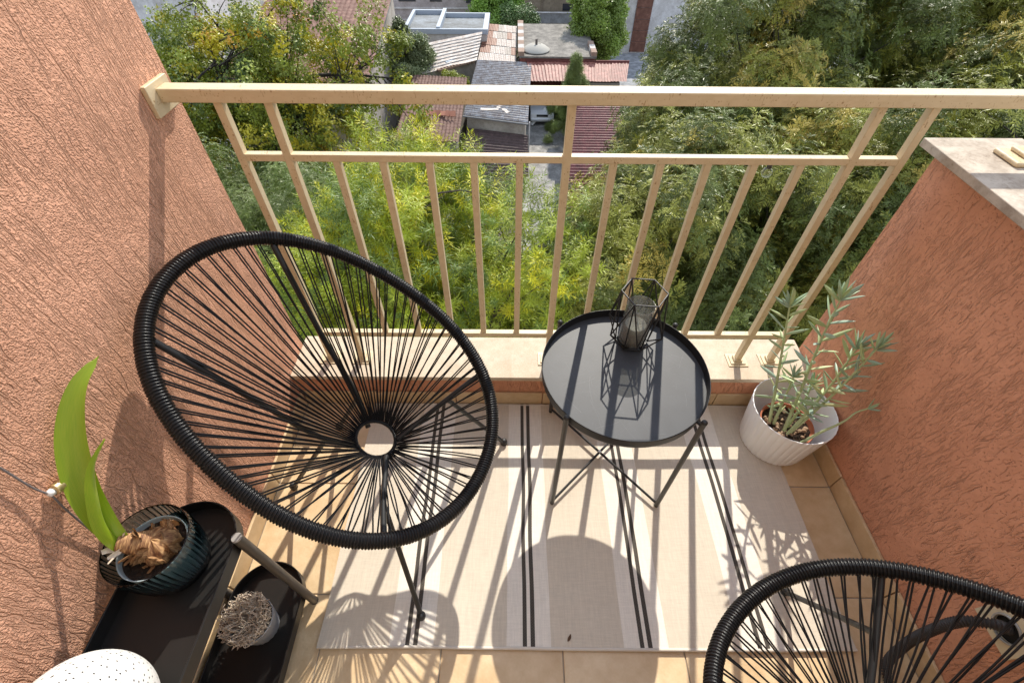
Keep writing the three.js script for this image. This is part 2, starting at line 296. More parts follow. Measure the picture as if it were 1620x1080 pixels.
const trayMat = phys(lin(0.014, 0.014, 0.015), 0.45, { specularIntensity: 0.7 });
const legMat = phys(lin(0.055, 0.053, 0.05), 0.42, { metalness: 0.25 });
const TX = 0.315, TZ = -0.808;
const table = thing('tray_table', 'round black metal tray table with crossed rod base on the rug', 'table', [TX, 0, TZ]);
{
  const R = 0.2305, y = 0.472;
  const g = new THREE.CylinderGeometry(R - 0.003, R - 0.003, 0.003, 96).translate(0, y, 0), p = g.attributes.position, uv = g.attributes.uv;
  for (let i = 0; i < p.count; i++) uv.setXY(i, p.getX(i) / 0.48 + 0.5, p.getZ(i) / 0.48 + 0.5);
  part(table, 'tray_top', g, trayTop);
  part(table, 'tray_rim', lathe([[R - 0.004, y - 0.002], [R - 0.001, y - 0.004], [R, y], [R + 0.001, y + 0.026], [R, y + 0.028], [R - 0.0015, y + 0.027], [R - 0.003, y + 0.003], [R - 0.004, y - 0.002]], 96), trayMat);
  const tops = [V(-0.168, 0.5, 0.158), V(0.168, 0.5, 0.17), V(-0.163, 0.5, -0.168), V(0.172, 0.5, -0.16)], feet = [V(-0.178, 0.011, 0.18), V(0.165, 0.011, 0.187), V(-0.165, 0.011, -0.176), V(0.172, 0.011, -0.172)];
  tops.forEach((a, i) => {
    const out = V(a.x, 0, a.z).normalize(), at = a.clone().addScaledVector(out, 0.008);
    const l = part(table, 'leg', rod(feet[i], at, 0.0072, 0.0072, 14), legMat);
    part(l, 'end_cap', new THREE.SphereGeometry(0.0083, 14, 10).translate(at.x, at.y, at.z), rubber);
    part(l, 'foot_cap', new THREE.SphereGeometry(0.0076, 12, 8).translate(feet[i].x, feet[i].y + 0.002, feet[i].z), rubber);
    part(l, 'clip', rod(at.clone().add(V(0, -0.016, 0)), at.clone().add(V(0, -0.016, 0)).addScaledVector(out, -0.016), 0.004, 0.004, 8), trayMat);
  });
  const low = feet.map((f) => f.clone().setY(0.024));
  part(table, 'brace', rod(low[0], low[3].clone().setY(0.03), 0.0042, 0.0042, 10), trayMat);
  part(table, 'brace', rod(low[1], low[2].clone().setY(0.03), 0.0042, 0.0042, 10), trayMat);
  part(table, 'brace_screw', new THREE.SphereGeometry(0.006, 12, 8).scale(1, 0.5, 1).translate(-0.002, 0.0335, 0.004), std(lin(0.6, 0.6, 0.6), 0.3, { metalness: 1 }));
}
{
  const lx = 0.357, lz = -0.932, y0 = 0.4745;
  const lan = thing('wire_lantern', 'black geometric wire lantern standing on the round tray table', 'lantern', [lx, y0, lz]);
  const wire = phys(lin(0.02, 0.02, 0.02), 0.4), ring = (n, r, y, o) => [...Array(n)].map((_, i) => V(r * Math.cos(o + i * 2 * PI / n), y, r * Math.sin(o + i * 2 * PI / n)));
  const B = ring(6, 0.047, 0.005, 0.1), M = ring(6, 0.083, 0.062, 0.1 + PI / 6), T = ring(6, 0.062, 0.195, 0.1);
  const w = 0.0021, bar = (a, b) => rod(a, b, w, w, 6), ball = (p) => new THREE.SphereGeometry(w * 1.25, 8, 6).translate(p.x, p.y, p.z);
  const loop = (q) => merge(q.map((p, i) => bar(p, q[(i + 1) % 6])));
  part(lan, 'top_ring', merge([loop(T), ...T.map(ball)]), wire); part(lan, 'base_ring', merge([loop(B), ...B.map(ball)]), wire);
  for (let i = 0; i < 6; i++) { part(lan, 'facet_wire', merge([bar(T[i], M[i]), bar(T[(i + 1) % 6], M[i]), ball(M[i])]), wire); part(lan, 'facet_wire', merge([bar(B[i], M[i]), bar(B[(i + 1) % 6], M[i])]), wire); part(lan, 'facet_wire', bar(T[i], B[i]), wire); }
  part(lan, 'base_plate', new THREE.CylinderGeometry(0.043, 0.043, 0.004, 6).rotateY(0.1).translate(0, 0.006, 0), wire);
  const cup = thing('glass_candle_holder', 'smoky glass cylinder holding a candle inside the wire lantern', 'candle holder', [lx, y0 + 0.0085, lz]);
  part(cup, 'glass_cylinder', lathe([[0, 0], [0.037, 0], [0.0395, 0.003], [0.0395, 0.139], [0.0385, 0.1405], [0.0375, 0.139], [0.0375, 0.005], [0, 0.004]], 56), phys(lin(0.66, 0.66, 0.63), 0.2, { transmission: 0.88, thickness: 0, ior: 1.45 }));
  const can = thing('candle', 'pale pillar candle inside the smoky glass cylinder', 'candle', [lx, y0 + 0.0135, lz]);
  part(can, 'wax', lathe([[0, 0], [0.03, 0], [0.031, 0.002], [0.031, 0.058], [0.029, 0.061], [0.018, 0.056], [0, 0.055]], 40), phys(lin(0.72, 0.72, 0.69), 0.5));
  part(can, 'wick', rod(V(0, 0.054, 0), V(0.002, 0.066, 0.001), 0.0011, 0.0008, 6), std(lin(0.02, 0.02, 0.02), 0.9));
}

// ---------------------------------------------------------------- plant shelf by the salmon wall and what stands on it
const shelfMat = phys(lin(0.014, 0.0125, 0.0115), 0.38, { specularIntensity: 0.7 });
const shelfLeg = phys(lin(0.085, 0.075, 0.066), 0.42, { metalness: 0.35 });
const SX = -0.678, SR = 0.099, SZ0 = -0.322, SZ1 = 0.36;
function stadium(r, z0, z1) { const s = new THREE.Shape(); s.absarc(0, -z0, r, 0, PI, false); s.absarc(0, -z1, r, PI, 2 * PI, false); s.closePath(); return s; }
function stadiumTray(y, h) {
  const base = new THREE.ExtrudeGeometry(stadium(SR - 0.001, SZ0, SZ1), { depth: 0.003, bevelEnabled: false, curveSegments: 32 }).rotateX(-PI / 2).translate(0, y, 0);
  const rim = stadium(SR, SZ0, SZ1); rim.holes.push(new THREE.Path(stadium(SR - 0.0022, SZ0, SZ1).getPoints(32).reverse()));
  return [base, new THREE.ExtrudeGeometry(rim, { depth: h, bevelEnabled: true, bevelSize: 0.0006, bevelThickness: 0.0006, bevelSegments: 1, curveSegments: 32 }).rotateX(-PI / 2).translate(0, y, 0)];
}
const shelf = thing('plant_shelf', 'two tier black metal shelf with rounded trays against the salmon wall', 'shelf', [SX, 0, 0]);
for (const [y, h] of [[0.462, 0.037], [0.038, 0.034]]) { const [b, r] = stadiumTray(y, h); const t = part(shelf, 'tray', b, shelfMat); part(t, 'tray_rim', r, shelfMat); }
for (const sx of [-1, 1]) for (const z of [-0.336, 0.372]) {
  const x = sx * 0.1105, l = part(shelf, 'leg', rod(V(x, 0.004, z), V(x, 0.519, z), 0.0108, 0.0108, 20), shelfLeg);
  part(l, 'leg_cap', new THREE.CylinderGeometry(0.0095, 0.0108, 0.003, 20).translate(x, 0.5205, z), std(lin(0.30, 0.28, 0.26), 0.5));
  part(l, 'leg_foot', new THREE.CylinderGeometry(0.0112, 0.0112, 0.004, 20).translate(x, 0.002, z), rubber);
}
// blades: a leaf surface along a spine, w(t) half width, folded by cup
function blade(spine, across, w, cup, nu = 24, nv = 6, thick = 0.0012) {
  const c = new THREE.CatmullRomCurve3(spine), pos = [], uv = [], idx = [];
  for (const s of [1, -1]) for (let i = 0; i <= nu; i++) {
    const t = i / nu, p = c.getPointAt(t), tg = c.getTangentAt(t), a = across(t).clone().addScaledVector(tg, -across(t).dot(tg)).normalize(), n = a.clone().cross(tg).normalize(), W = w(t);
    for (let j = 0; j <= nv; j++) { const v = j / nv * 2 - 1, q = p.clone().addScaledVector(a, v * W).addScaledVector(n, cup * W * v * v + s * thick * (1 - v * v)); pos.push(q.x, q.y, q.z); uv.push(j / nv, t); }
  }
  const row = nv + 1, lay = (nu + 1) * row;
  for (let s = 0; s < 2; s++) for (let i = 0; i < nu; i++) for (let j = 0; j < nv; j++) { const k = s * lay + i * row + j; if (s === 0) idx.push(k, k + 1, k + row + 1, k, k + row + 1, k + row); else idx.push(k, k + row + 1, k + 1, k, k + row, k + row + 1); }
  const g = new THREE.BufferGeometry(); g.setAttribute('position', new THREE.Float32BufferAttribute(pos, 3)); g.setAttribute('uv', new THREE.Float32BufferAttribute(uv, 2)); g.setIndex(idx); g.computeVertexNormals(); return g;
}
const PX = -0.694, PZ = -0.300, PY = 0.4655;      // the ribbed glass pot
const glassPot = thing('glass_pot', 'ribbed teal glass pot on the upper black shelf tray', 'pot', [PX, PY, PZ]);
{
  const prof = [[0, 0], [0.052, 0], [0.060, 0.004], [0.068, 0.03], [0.0735, 0.07], [0.076, 0.104], [0.076, 0.128], [0.0748, 0.130], [0.0733, 0.128], [0.0733, 0.104], [0.0705, 0.07], [0.065, 0.032], [0.057, 0.009], [0, 0.007]];
  const g = lathe(prof, 192), p = g.attributes.position, np = prof.length;
  for (let i = 0; i < p.count; i++) { const j = i % np, y = p.getY(i); if (j > 1 && j < 6 && y < 0.112 || (j === 3)) { const a = Math.atan2(p.getZ(i), p.getX(i)), k = 1 + 0.018 * Math.cos(a * 48); p.setX(i, p.getX(i) * k); p.setZ(i, p.getZ(i) * k); } }
  g.computeVertexNormals();
  part(glassPot, 'glass_body', g, phys(lin(1, 1, 1), 0.04, { transmission: 1, thickness: 0.004, ior: 1.5, attenuationColor: lin(0.16, 0.30, 0.33), attenuationDistance: 0.008 }));
}
const soilTone = tones(256, 61, [0.25, 0.2, 0.16], [1, 0.9, 0.8], [[32, 0.3], [128, 0.4], [256, 0.3]], 0.12);
soilTone.repeat.set(6, 6);
const soilBump = tones(256, 62, [0, 0, 0], [1, 1, 1], [[64, 0.5], [128, 0.5]]);
const soilMat = std(lin(0.11, 0.075, 0.05), 1, { map: soilTone, bumpMap: soilBump, bumpScale: 0.004 });
function crumbs(n, r, y, seed, size) { const q = rng(seed), out = []; for (let i = 0; i < n; i++) { const a = q() * 7, d = r * Math.sqrt(q()), s = size * (0.4 + q()); out.push(new THREE.IcosahedronGeometry(s, 0).scale(1, 0.5 + 0.5 * q(), 0.6 + q()).rotateY(q() * 6).rotateX(q()).translate(d * Math.cos(a), y + s * 0.3, d * Math.sin(a))); } return merge(out); }
const amaryllis = thing('bulb_plant', 'papery brown bulb with two strap leaves growing in the glass pot', 'plant', [PX, PY + 0.0085, PZ]);
{
  part(amaryllis, 'inner_pot', lathe([[0, 0], [0.050, 0], [0.0545, 0.008], [0.060, 0.07], [0.0615, 0.092], [0.062, 0.096], [0.060, 0.096], [0.059, 0.09], [0.054, 0.05], [0, 0.048]], 64), std(lin(0.42, 0.47, 0.48), 0.45));
  part(amaryllis, 'soil', new THREE.CircleGeometry(0.0585, 40).rotateX(-PI / 2).translate(0, 0.083, 0), soilMat);
  const cr = part(amaryllis, 'soil_crumbs', crumbs(120, 0.055, 0.084, 71, 0.0035), soilMat); cr.userData.kind = 'stuff';
  const skin = dataTex(256, 256, (i, j) => { const t = 0.5 * L64(i / 4, j / 22) + 0.3 * L256(i, j / 8) + 0.2 * L16(i / 16, j / 16); return mix3([0.36, 0.21, 0.12], [0.88, 0.73, 0.53], clamp01(t * 1.5 - 0.25)); }, true);
  const papery = std(lin(0.85, 0.80, 0.72), 0.75, { map: skin, side: THREE.DoubleSide }), pale = std(lin(0.72, 0.64, 0.52), 0.8, { side: THREE.DoubleSide });
  const rr = rng(81);
  // the bulb leans left: body, neck and curling scales
  const bc = V(0.012, 0.093, -0.004), neck = V(-0.043, 0.132, 0.004);
  const body = new THREE.SphereGeometry(0.036, 36, 24), bp = body.attributes.position;
  for (let i = 0; i < bp.count; i++) { const v = V(bp.getX(i), bp.getY(i), bp.getZ(i)), a = Math.atan2(v.z, v.x), k = 1 + 0.05 * Math.sin(a * 9 + v.y * 60) + 0.05 * (L32(a * 4 + 20, v.y * 200) - 0.5); bp.setXYZ(i, v.x * k * 0.95, v.y * k * 0.95, v.z * k); }
  body.computeVertexNormals(); part(amaryllis, 'bulb', body.translate(bc.x, bc.y, bc.z), papery);
  part(amaryllis, 'bulb_neck', taper([bc.clone().add(V(-0.01, 0.012, 0)), bc.clone().lerp(neck, 0.6).add(V(0, 0.004, 0)), neck], 0.026, 0.015, 14, 18), papery);
  for (let i = 0; i < 64; i++) {
    const a = rr() * 7, t = rr(), on = i < 30, c = on ? bc.clone().lerp(neck, t * 0.95) : V(bc.x + 0.028 + (rr() - 0.5) * 0.055, 0.092 + rr() * 0.026, bc.z - 0.008 + (rr() - 0.5) * 0.085), R = on ? lerp(0.036, 0.017, t) : 0;
    if (!on && Math.hypot(c.x, c.z) > 0.053) continue;
    const axis = neck.clone().sub(bc).normalize(), s1 = V(0, 1, 0).cross(axis).normalize(), s2 = axis.clone().cross(s1), out = s1.clone().multiplyScalar(Math.cos(a)).addScaledVector(s2, Math.sin(a));
    const o = c.clone().addScaledVector(out, R), L = 0.012 + rr() * 0.016, dir = on ? axis.clone().multiplyScalar(rr() < 0.5 ? 1 : 0.4).addScaledVector(out, 0.35 + rr() * 0.5).addScaledVector(s1, (rr() - 0.5)).normalize() : V(rr() - 0.5, 0.2 + rr() * 0.8, rr() - 0.5).normalize();
    const ac = dir.clone().cross(out).normalize(), w = 0.006 + rr() * 0.007;
    part(amaryllis, 'bulb_scale', blade([o.clone().addScaledVector(dir, -L * 0.4), o, o.clone().addScaledVector(dir, L * 0.6).addScaledVector(out, L * 0.35 * rr())], () => ac, (q) => w * (0.55 + 0.45 * Math.sin(PI * q)) * (0.9 + 0.2 * Math.sin(q * 19 + i)), 0.8 * (rr() - 0.3), 6, 4, 0.0003), on && t > 0.8 ? pale : papery);
  }
  for (const [dx, dz, u] of [[0.012, -0.012, 0.03], [-0.012, 0.014, 0.012], [-0.014, -0.004, 0.02]]) part(amaryllis, 'neck_scale', blade([neck.clone().add(V(0.006, -0.018, 0)), neck.clone().add(V(dx * 0.8, 0.002, dz * 0.9)), neck.clone().add(V(dx * 1.3, u * 0.5, dz * 1.3))], () => V(0.3, 0.2, 1), (q) => 0.009 * (1 - 0.4 * q), 0.5, 8, 5, 0.0003), pale);
  const leafTone = dataTex(128, 256, (i, j) => { const s = 0.5 + 0.5 * Math.sin(i * 1.3 + 0.3 * L32(i / 4, j / 20)), t = j / 256; return mix3([0.80, 0.93, 0.62], [1, 1, 0.9], 0.55 * s + 0.45 * L64(i / 2, j / 9)); }, true);
  const leafMat = phys(lin(0.50, 0.59, 0.055), 0.38, { map: leafTone, transmission: 0.4, thickness: 0, side: THREE.DoubleSide });
  const o = amaryllis.position, loc = (x, y, z) => V(x - o.x, y - o.y, z - o.z);
  part(amaryllis, 'leaf', blade([neck.clone().add(V(0.008, -0.012, 0)), loc(-0.745, 0.655, -0.318), loc(-0.762, 0.72, -0.356), loc(-0.766, 0.80, -0.418), loc(-0.755, 0.853, -0.48), loc(-0.735, 0.873, -0.53)], () => V(0.80, -0.46, -0.40), (t) => 0.0235 * Math.pow(Math.sin(PI * Math.min(1, 0.10 + 0.9 * Math.pow(t, 0.86))), 0.62) * (t > 0.97 ? 0.55 : 1), 0.32, 40, 10, 0.0016), leafMat);
  part(amaryllis, 'leaf', blade([neck.clone().add(V(0.004, -0.01, 0.004)), loc(-0.735, 0.655, -0.308), loc(-0.732, 0.705, -0.335), loc(-0.726, 0.76, -0.375), loc(-0.712, 0.787, -0.412)], () => V(0.45, 0.35, 0.85), (t) => 0.017 * Math.pow(Math.sin(PI * Math.min(1, 0.16 + 0.84 * t)), 0.7), 0.7, 28, 8, 0.0014), leafMat);
}
// lower tray: grey cup with a dry wiry plant
const GX = -0.672, GZ = -0.262, GY = 0.0415;
const greyPot = thing('grey_pot', 'small ribbed grey pot on the lower black shelf tray', 'pot', [GX, GY, GZ]);
{
  const g = lathe([[0, 0], [0.040, 0], [0.0425, 0.003], [0.054, 0.078], [0.055, 0.084], [0.0545, 0.086], [0.052, 0.085], [0.049, 0.06], [0, 0.058]], 96), p = g.attributes.position;
  for (let i = 0; i < p.count; i++) { const r = Math.hypot(p.getX(i), p.getZ(i)), y = p.getY(i); if (r > 0.038 && y < 0.08) { const a = Math.atan2(p.getZ(i), p.getX(i)), k = 1 + 0.013 * Math.cos(a * 20 + y * 30); p.setX(i, p.getX(i) * k); p.setZ(i, p.getZ(i) * k); } }
  g.computeVertexNormals(); part(greyPot, 'pot_body', g, std(lin(0.30, 0.31, 0.33), 0.6));
  const dry = thing('wiry_plant', 'dry pale wiry shrublet bushing out of the small grey pot', 'plant', [GX, GY + 0.0605, GZ]);
  part(dry, 'soil', new THREE.CylinderGeometry(0.0488, 0.047, 0.012, 32).translate(0, 0.006, 0), soilMat);
  const r = rng(97), tw = [[], []];
  for (let i = 0; i < 420; i++) {
    const a = r() * 7, d = 0.036 * Math.sqrt(r()); let p = V(d * Math.cos(a), 0.012, d * Math.sin(a)); const dir = V(Math.cos(a) * (0.2 + 1.1 * r()), 0.55 + r() * 0.7, Math.sin(a) * (0.2 + 1.1 * r())).normalize(), pts = [p.clone()];
    const n = 4 + Math.floor(r() * 4); for (let k = 0; k < n; k++) { dir.add(V(r() - 0.5, (r() - 0.55) * 0.9, r() - 0.5).multiplyScalar(1.15)).normalize(); p = p.clone().addScaledVector(dir, 0.009 + 0.004 * r()); p.x -= 0.0022; const cc = V(-0.012, 0.035, 0), dd = p.clone().sub(cc), R0 = 0.052 + 0.016 * r(); if (dd.length() > R0) p = cc.add(dd.setLength(R0)); pts.push(p); }
    tw[i % 3 ? 0 : 1].push(tube(pts, 0.00075 + 0.0004 * r(), n * 3, 4));
  }
  part(dry, 'wiry_stems', merge(tw[0]), std(lin(0.68, 0.58, 0.46), 0.9)).userData.kind = 'stuff';
  part(dry, 'wiry_stems', merge(tw[1]), std(lin(0.50, 0.40, 0.31), 0.9)).userData.kind = 'stuff';
}
// white pierced lantern on the upper tray
{
  const o = thing('pierced_lantern', 'white ceramic lantern pierced with tiny holes on the upper shelf tray', 'lantern', [-0.666, 0.4655, -0.035]);
  const r = rng(6), N = 1024, A = new Uint8Array(N * N * 4).fill(255), holes = []; for (let s = 0; s < 9000 && holes.length < 620; s++) { const u = r(), v = 0.04 + 0.92 * r(), w = Math.sin(PI * v); if (r() > w) continue; if (holes.some(([a, b]) => Math.hypot(Math.min(Math.abs(a - u), 1 - Math.abs(a - u)) * w * 2, b - v) < 0.026)) continue; holes.push([u, v]); }
  for (const [u, v] of holes) { const w = Math.max(0.2, Math.sin(PI * v)), rr = (r() < 0.12 ? 5.2 : 3.8), X = u * N, Y = v * N; for (let b = -6; b <= 6; b++) for (let a = -9; a <= 9; a++) if (Math.hypot(a * w * 2 * 0.62, b) < rr) { const k = ((((Y + b) | 0) + N) % N * N + (((X + a) | 0) + N) % N) * 4; A[k] = A[k + 1] = A[k + 2] = 0; } }
  const am = new THREE.DataTexture(A, N, N); am.magFilter = THREE.LinearFilter; am.wrapS = THREE.RepeatWrapping; am.needsUpdate = true;
  const cer = new THREE.MeshStandardMaterial({ color: lin(0.62, 0.61, 0.585), roughness: 0.6, alphaMap: am, alphaTest: 0.5, side: THREE.DoubleSide });
  part(o, 'pierced_shell', new THREE.SphereGeometry(0.098, 72, 48).scale(1, 1.05, 1).translate(0, 0.103, 0), cer);
  part(o, 'inner_shell', new THREE.SphereGeometry(0.095, 72, 48).scale(1, 1.05, 1).translate(0, 0.103, 0), cer);
  part(o, 'base_ring', lathe([[0, 0], [0.05, 0], [0.052, 0.003], [0.048, 0.010], [0, 0.010]], 40), std(lin(0.78, 0.77, 0.73), 0.55));
}
// ---------------------------------------------------------------- string light on the salmon wall
const brass = std(lin(0.66, 0.52, 0.27), 0.35, { metalness: 0.8 }), clearGlass = phys(lin(1, 1, 1), 0.02, { transmission: 1, thickness: 0, ior: 1.45 }), cable = std(lin(0.16, 0.14, 0.14), 0.5);
{
  const o = thing('string_light', 'thin cable with a brass socketed clear bulb hanging on the salmon wall', 'string light');
  part(o, 'cable', tube([V(-0.79, 1.02, -0.335), V(-0.791, 0.91, -0.331), V(-0.792, 0.835, -0.330), V(-0.79, 0.765, -0.328), V(-0.786, 0.741, -0.330), V(-0.79, 0.70, -0.325), V(-0.793, 0.60, -0.314), V(-0.793, 0.50, -0.31), V(-0.79, 0.30, -0.30)], 0.0017, 60, 6), cable);
  const a = V(-0.786, 0.743, -0.332), d = V(0.06, -0.36, -0.93).normalize(), q = new THREE.Quaternion().setFromUnitVectors(V(0, 1, 0), d), put = (g) => g.scale(1.25, 1.25, 1.25).applyQuaternion(q).translate(a.x, a.y, a.z);
  const s = part(o, 'socket', put(lathe([[0, 0.004], [0.0075, 0.004], [0.0085, 0.007], [0.0078, 0.009], [0.0088, 0.011], [0.0078, 0.013], [0.0088, 0.015], [0.0078, 0.017], [0.0088, 0.019], [0.008, 0.022], [0.0085, 0.03], [0, 0.03]], 28)), brass);
  part(s, 'insulator', put(lathe([[0, -0.004], [0.0045, -0.003], [0.0055, 0.003], [0, 0.0042]], 20)), std(lin(0.75, 0.73, 0.7), 0.5));
  part(o, 'bulb', put(lathe([[0.0075, 0.03], [0.009, 0.034], [0.016, 0.046], [0.019, 0.057], [0.0165, 0.068], [0.009, 0.075], [0, 0.0765]], 36)), clearGlass);
  part(o, 'filament', put(merge([tube([V(-0.003, 0.03, 0), V(-0.004, 0.05, 0), V(-0.002, 0.062, 0), V(0.002, 0.062, 0), V(0.004, 0.05, 0), V(0.003, 0.03, 0)], 0.0004, 24, 5)])), std(lin(0.4, 0.38, 0.35), 0.5, { metalness: 0.6 }));
  const b = thing('hanging_bulb', 'clear glass bulb hanging on a short cable behind the railing mid rail', 'light bulb', [0.659, 0, -1.135]);
  part(b, 'bulb', new THREE.SphereGeometry(0.0135, 28, 20).translate(0, 0.906, 0), clearGlass);
  part(b, 'socket', lathe([[0, 0.918], [0.006, 0.918], [0.0065, 0.925], [0.0055, 0.935], [0, 0.937]], 18), std(lin(0.05, 0.05, 0.05), 0.5));
  part(b, 'cable', tube([V(0, 0.936, 0), V(0.001, 0.955, 0.004), V(0, 0.963, 0.016)], 0.0015, 10, 6), cable);
}
// ---------------------------------------------------------------- white planter with the grey-green succulent
const potX = 0.955, potZ = -0.878;
const planter = thing('white_planter', 'white ribbed planter standing on the rug corner by the terracotta parapet', 'planter', [potX, 0.0065, potZ]);
{
  const prof = [[0, 0], [0.108, 0], [0.1125, 0.003], [0.114, 0.008], [0.1305, 0.155], [0.1345, 0.186], [0.1345, 0.191], [0.1325, 0.192], [0.130, 0.190], [0.126, 0.155], [0.110, 0.02], [0, 0.016]];
  const g = lathe(prof, 216), p = g.attributes.position, np = prof.length;
  for (let i = 0; i < p.count; i++) { const j = i % np; if (j >= 2 && j <= 6) { const a = Math.atan2(p.getZ(i), p.getX(i)), f = Math.abs(Math.sin(a * 18)), k = 1 - 0.022 * Math.pow(1 - f, 3); p.setX(i, p.getX(i) * k); p.setZ(i, p.getZ(i) * k); } }
  g.computeVertexNormals(); part(planter, 'planter_body', g, phys(lin(0.86, 0.87, 0.88), 0.3));
  const pl = thing('succulent_plant', 'grey green narrow leaved succulent in a terracotta nursery pot inside the white planter', 'plant', [potX - 0.012, 0.0235, potZ + 0.022]);
  part(pl, 'nursery_pot', lathe([[0, 0], [0.062, 0], [0.066, 0.004], [0.083, 0.112], [0.086, 0.113], [0.087, 0.121], [0.0845, 0.1225], [0.081, 0.121], [0.078, 0.1], [0, 0.098]], 64), std(lin(0.40, 0.12, 0.055), 0.7));
  const soil = new THREE.CircleGeometry(0.0795, 48, 0).rotateX(-PI / 2).translate(0, 0.104, 0); part(pl, 'soil', soil, soilMat);
  part(pl, 'soil_crumbs', merge([crumbs(260, 0.076, 0.105, 31, 0.0042)]), soilMat).userData.kind = 'stuff';
  part(pl, 'dry_leaf_litter', crumbs(70, 0.07, 0.106, 37, 0.006), std(lin(0.34, 0.23, 0.15), 0.95)).userData.kind = 'stuff';
  const stemMat = std(lin(0.42, 0.50, 0.27), 0.7), leafMats = [lin(0.36, 0.50, 0.31), lin(0.44, 0.55, 0.28), lin(0.34, 0.47, 0.36), lin(0.56, 0.62, 0.33)].map((c) => phys(c, 0.5, { transmission: 0.15, thickness: 0 }));
  // one fleshy leaf along +y, 1 unit long
  const leafGeos = [0, 1, 2].map((k) => { const bend = [0.06, 0.16, -0.05][k], nu = 7, g = new THREE.CylinderGeometry(1, 1, 1, 6, nu).translate(0, 0.5, 0), p = g.attributes.position; for (let i = 0; i < p.count; i++) { const t = p.getY(i), w = 0.064 * Math.pow(Math.max(0, Math.sin(PI * (0.06 + 0.94 * t))), 0.75) + 0.002; p.setXYZ(i, p.getX(i) * w, t, p.getZ(i) * w * 0.5 + bend * t * t); } g.computeVertexNormals(); return g; });
  const o = pl.position, W = (x, y, z) => V(x - o.x, y - o.y, z - o.z), r = rng(123), up = V(0, 1, 0);
  const stems = [
    [[W(0.893, 0.13, -0.868), W(0.868, 0.27, -0.905), W(0.838, 0.44, -0.955), W(0.812, 0.575, -0.99)], 24, 1],
    [[W(0.905, 0.13, -0.862), W(0.905, 0.22, -0.885), W(0.905, 0.33, -0.915)], 13, 0.8],
    [[W(0.930, 0.13, -0.835), W(0.935, 0.28, -0.885), W(0.945, 0.46, -0.955), W(0.952, 0.60, -0.995)], 28, 1.1],
    [[W(0.938, 0.13, -0.822), W(0.965, 0.25, -0.842), W(1.0, 0.37, -0.875), W(1.028, 0.475, -0.915)], 24, 1],
    [[W(0.945, 0.13, -0.825), W(0.975, 0.24, -0.835), W(1.01, 0.37, -0.85), W(1.04, 0.52, -0.872)], 22, 0.95],
    [[W(0.972, 0.128, -0.790), W(1.0, 0.205, -0.786), W(1.035, 0.28, -0.782), W(1.06, 0.305, -0.795), W(1.078, 0.335, -0.79)], 0, 0.6],
    [[W(0.948, 0.13, -0.85), W(0.962, 0.21, -0.87), W(0.975, 0.30, -0.905)], 11, 0.8],
  ];
  for (const [pts, n, sc] of stems) {
    const c = new THREE.CatmullRomCurve3(pts), st = part(pl, 'stem', taper(pts, 0.0056 * (0.75 + 0.25 * sc), 0.0022, 24, 9), stemMat);
    const addLeaf = (t, a, elev, L) => {
      const p = c.getPointAt(Math.min(1, t)), tg = c.getTangentAt(Math.min(1, t)), s1 = tg.clone().cross(V(0.3, 0.2, 1)).normalize(), s2 = tg.clone().cross(s1), out = s1.clone().multiplyScalar(Math.cos(a)).addScaledVector(s2, Math.sin(a));
      const d = out.multiplyScalar(Math.cos(elev)).addScaledVector(tg, Math.sin(elev)).normalize(), tip = p.x + o.x + d.x * L; if (tip > 1.088) d.x -= (tip - 1.085) / L;
      const m = part(st, 'leaf', leafGeos[Math.floor(r() * 3)], leafMats[Math.floor(r() * (t < 0.6 ? 4 : 3))]); m.position.copy(p); m.quaternion.setFromUnitVectors(up, d.normalize()).multiply(new THREE.Quaternion().setFromAxisAngle(up, r() * 6.3)); m.scale.set(L * (1.15 + 0.4 * r()), L, L * (1 + 0.3 * r()));
    };
    for (let i = 0; i < n; i++) { const t = 0.2 + 0.74 * Math.pow(i / n, 0.9); addLeaf(t, i * 2.4 + r() * 0.6, lerp(0.15, 0.75, t) + (r() - 0.5) * 0.5, (0.046 + 0.036 * r()) * sc); }
    if (n) for (let i = 0; i < 11; i++) addLeaf(0.97 + 0.03 * i / 11, i * 2.4, 0.55 + 0.085 * i, (0.052 + 0.014 * r()) * sc);
    else for (let i = 0; i < 4; i++) addLeaf(0.99, i * 1.7, 1.1, 0.04);
  }
}
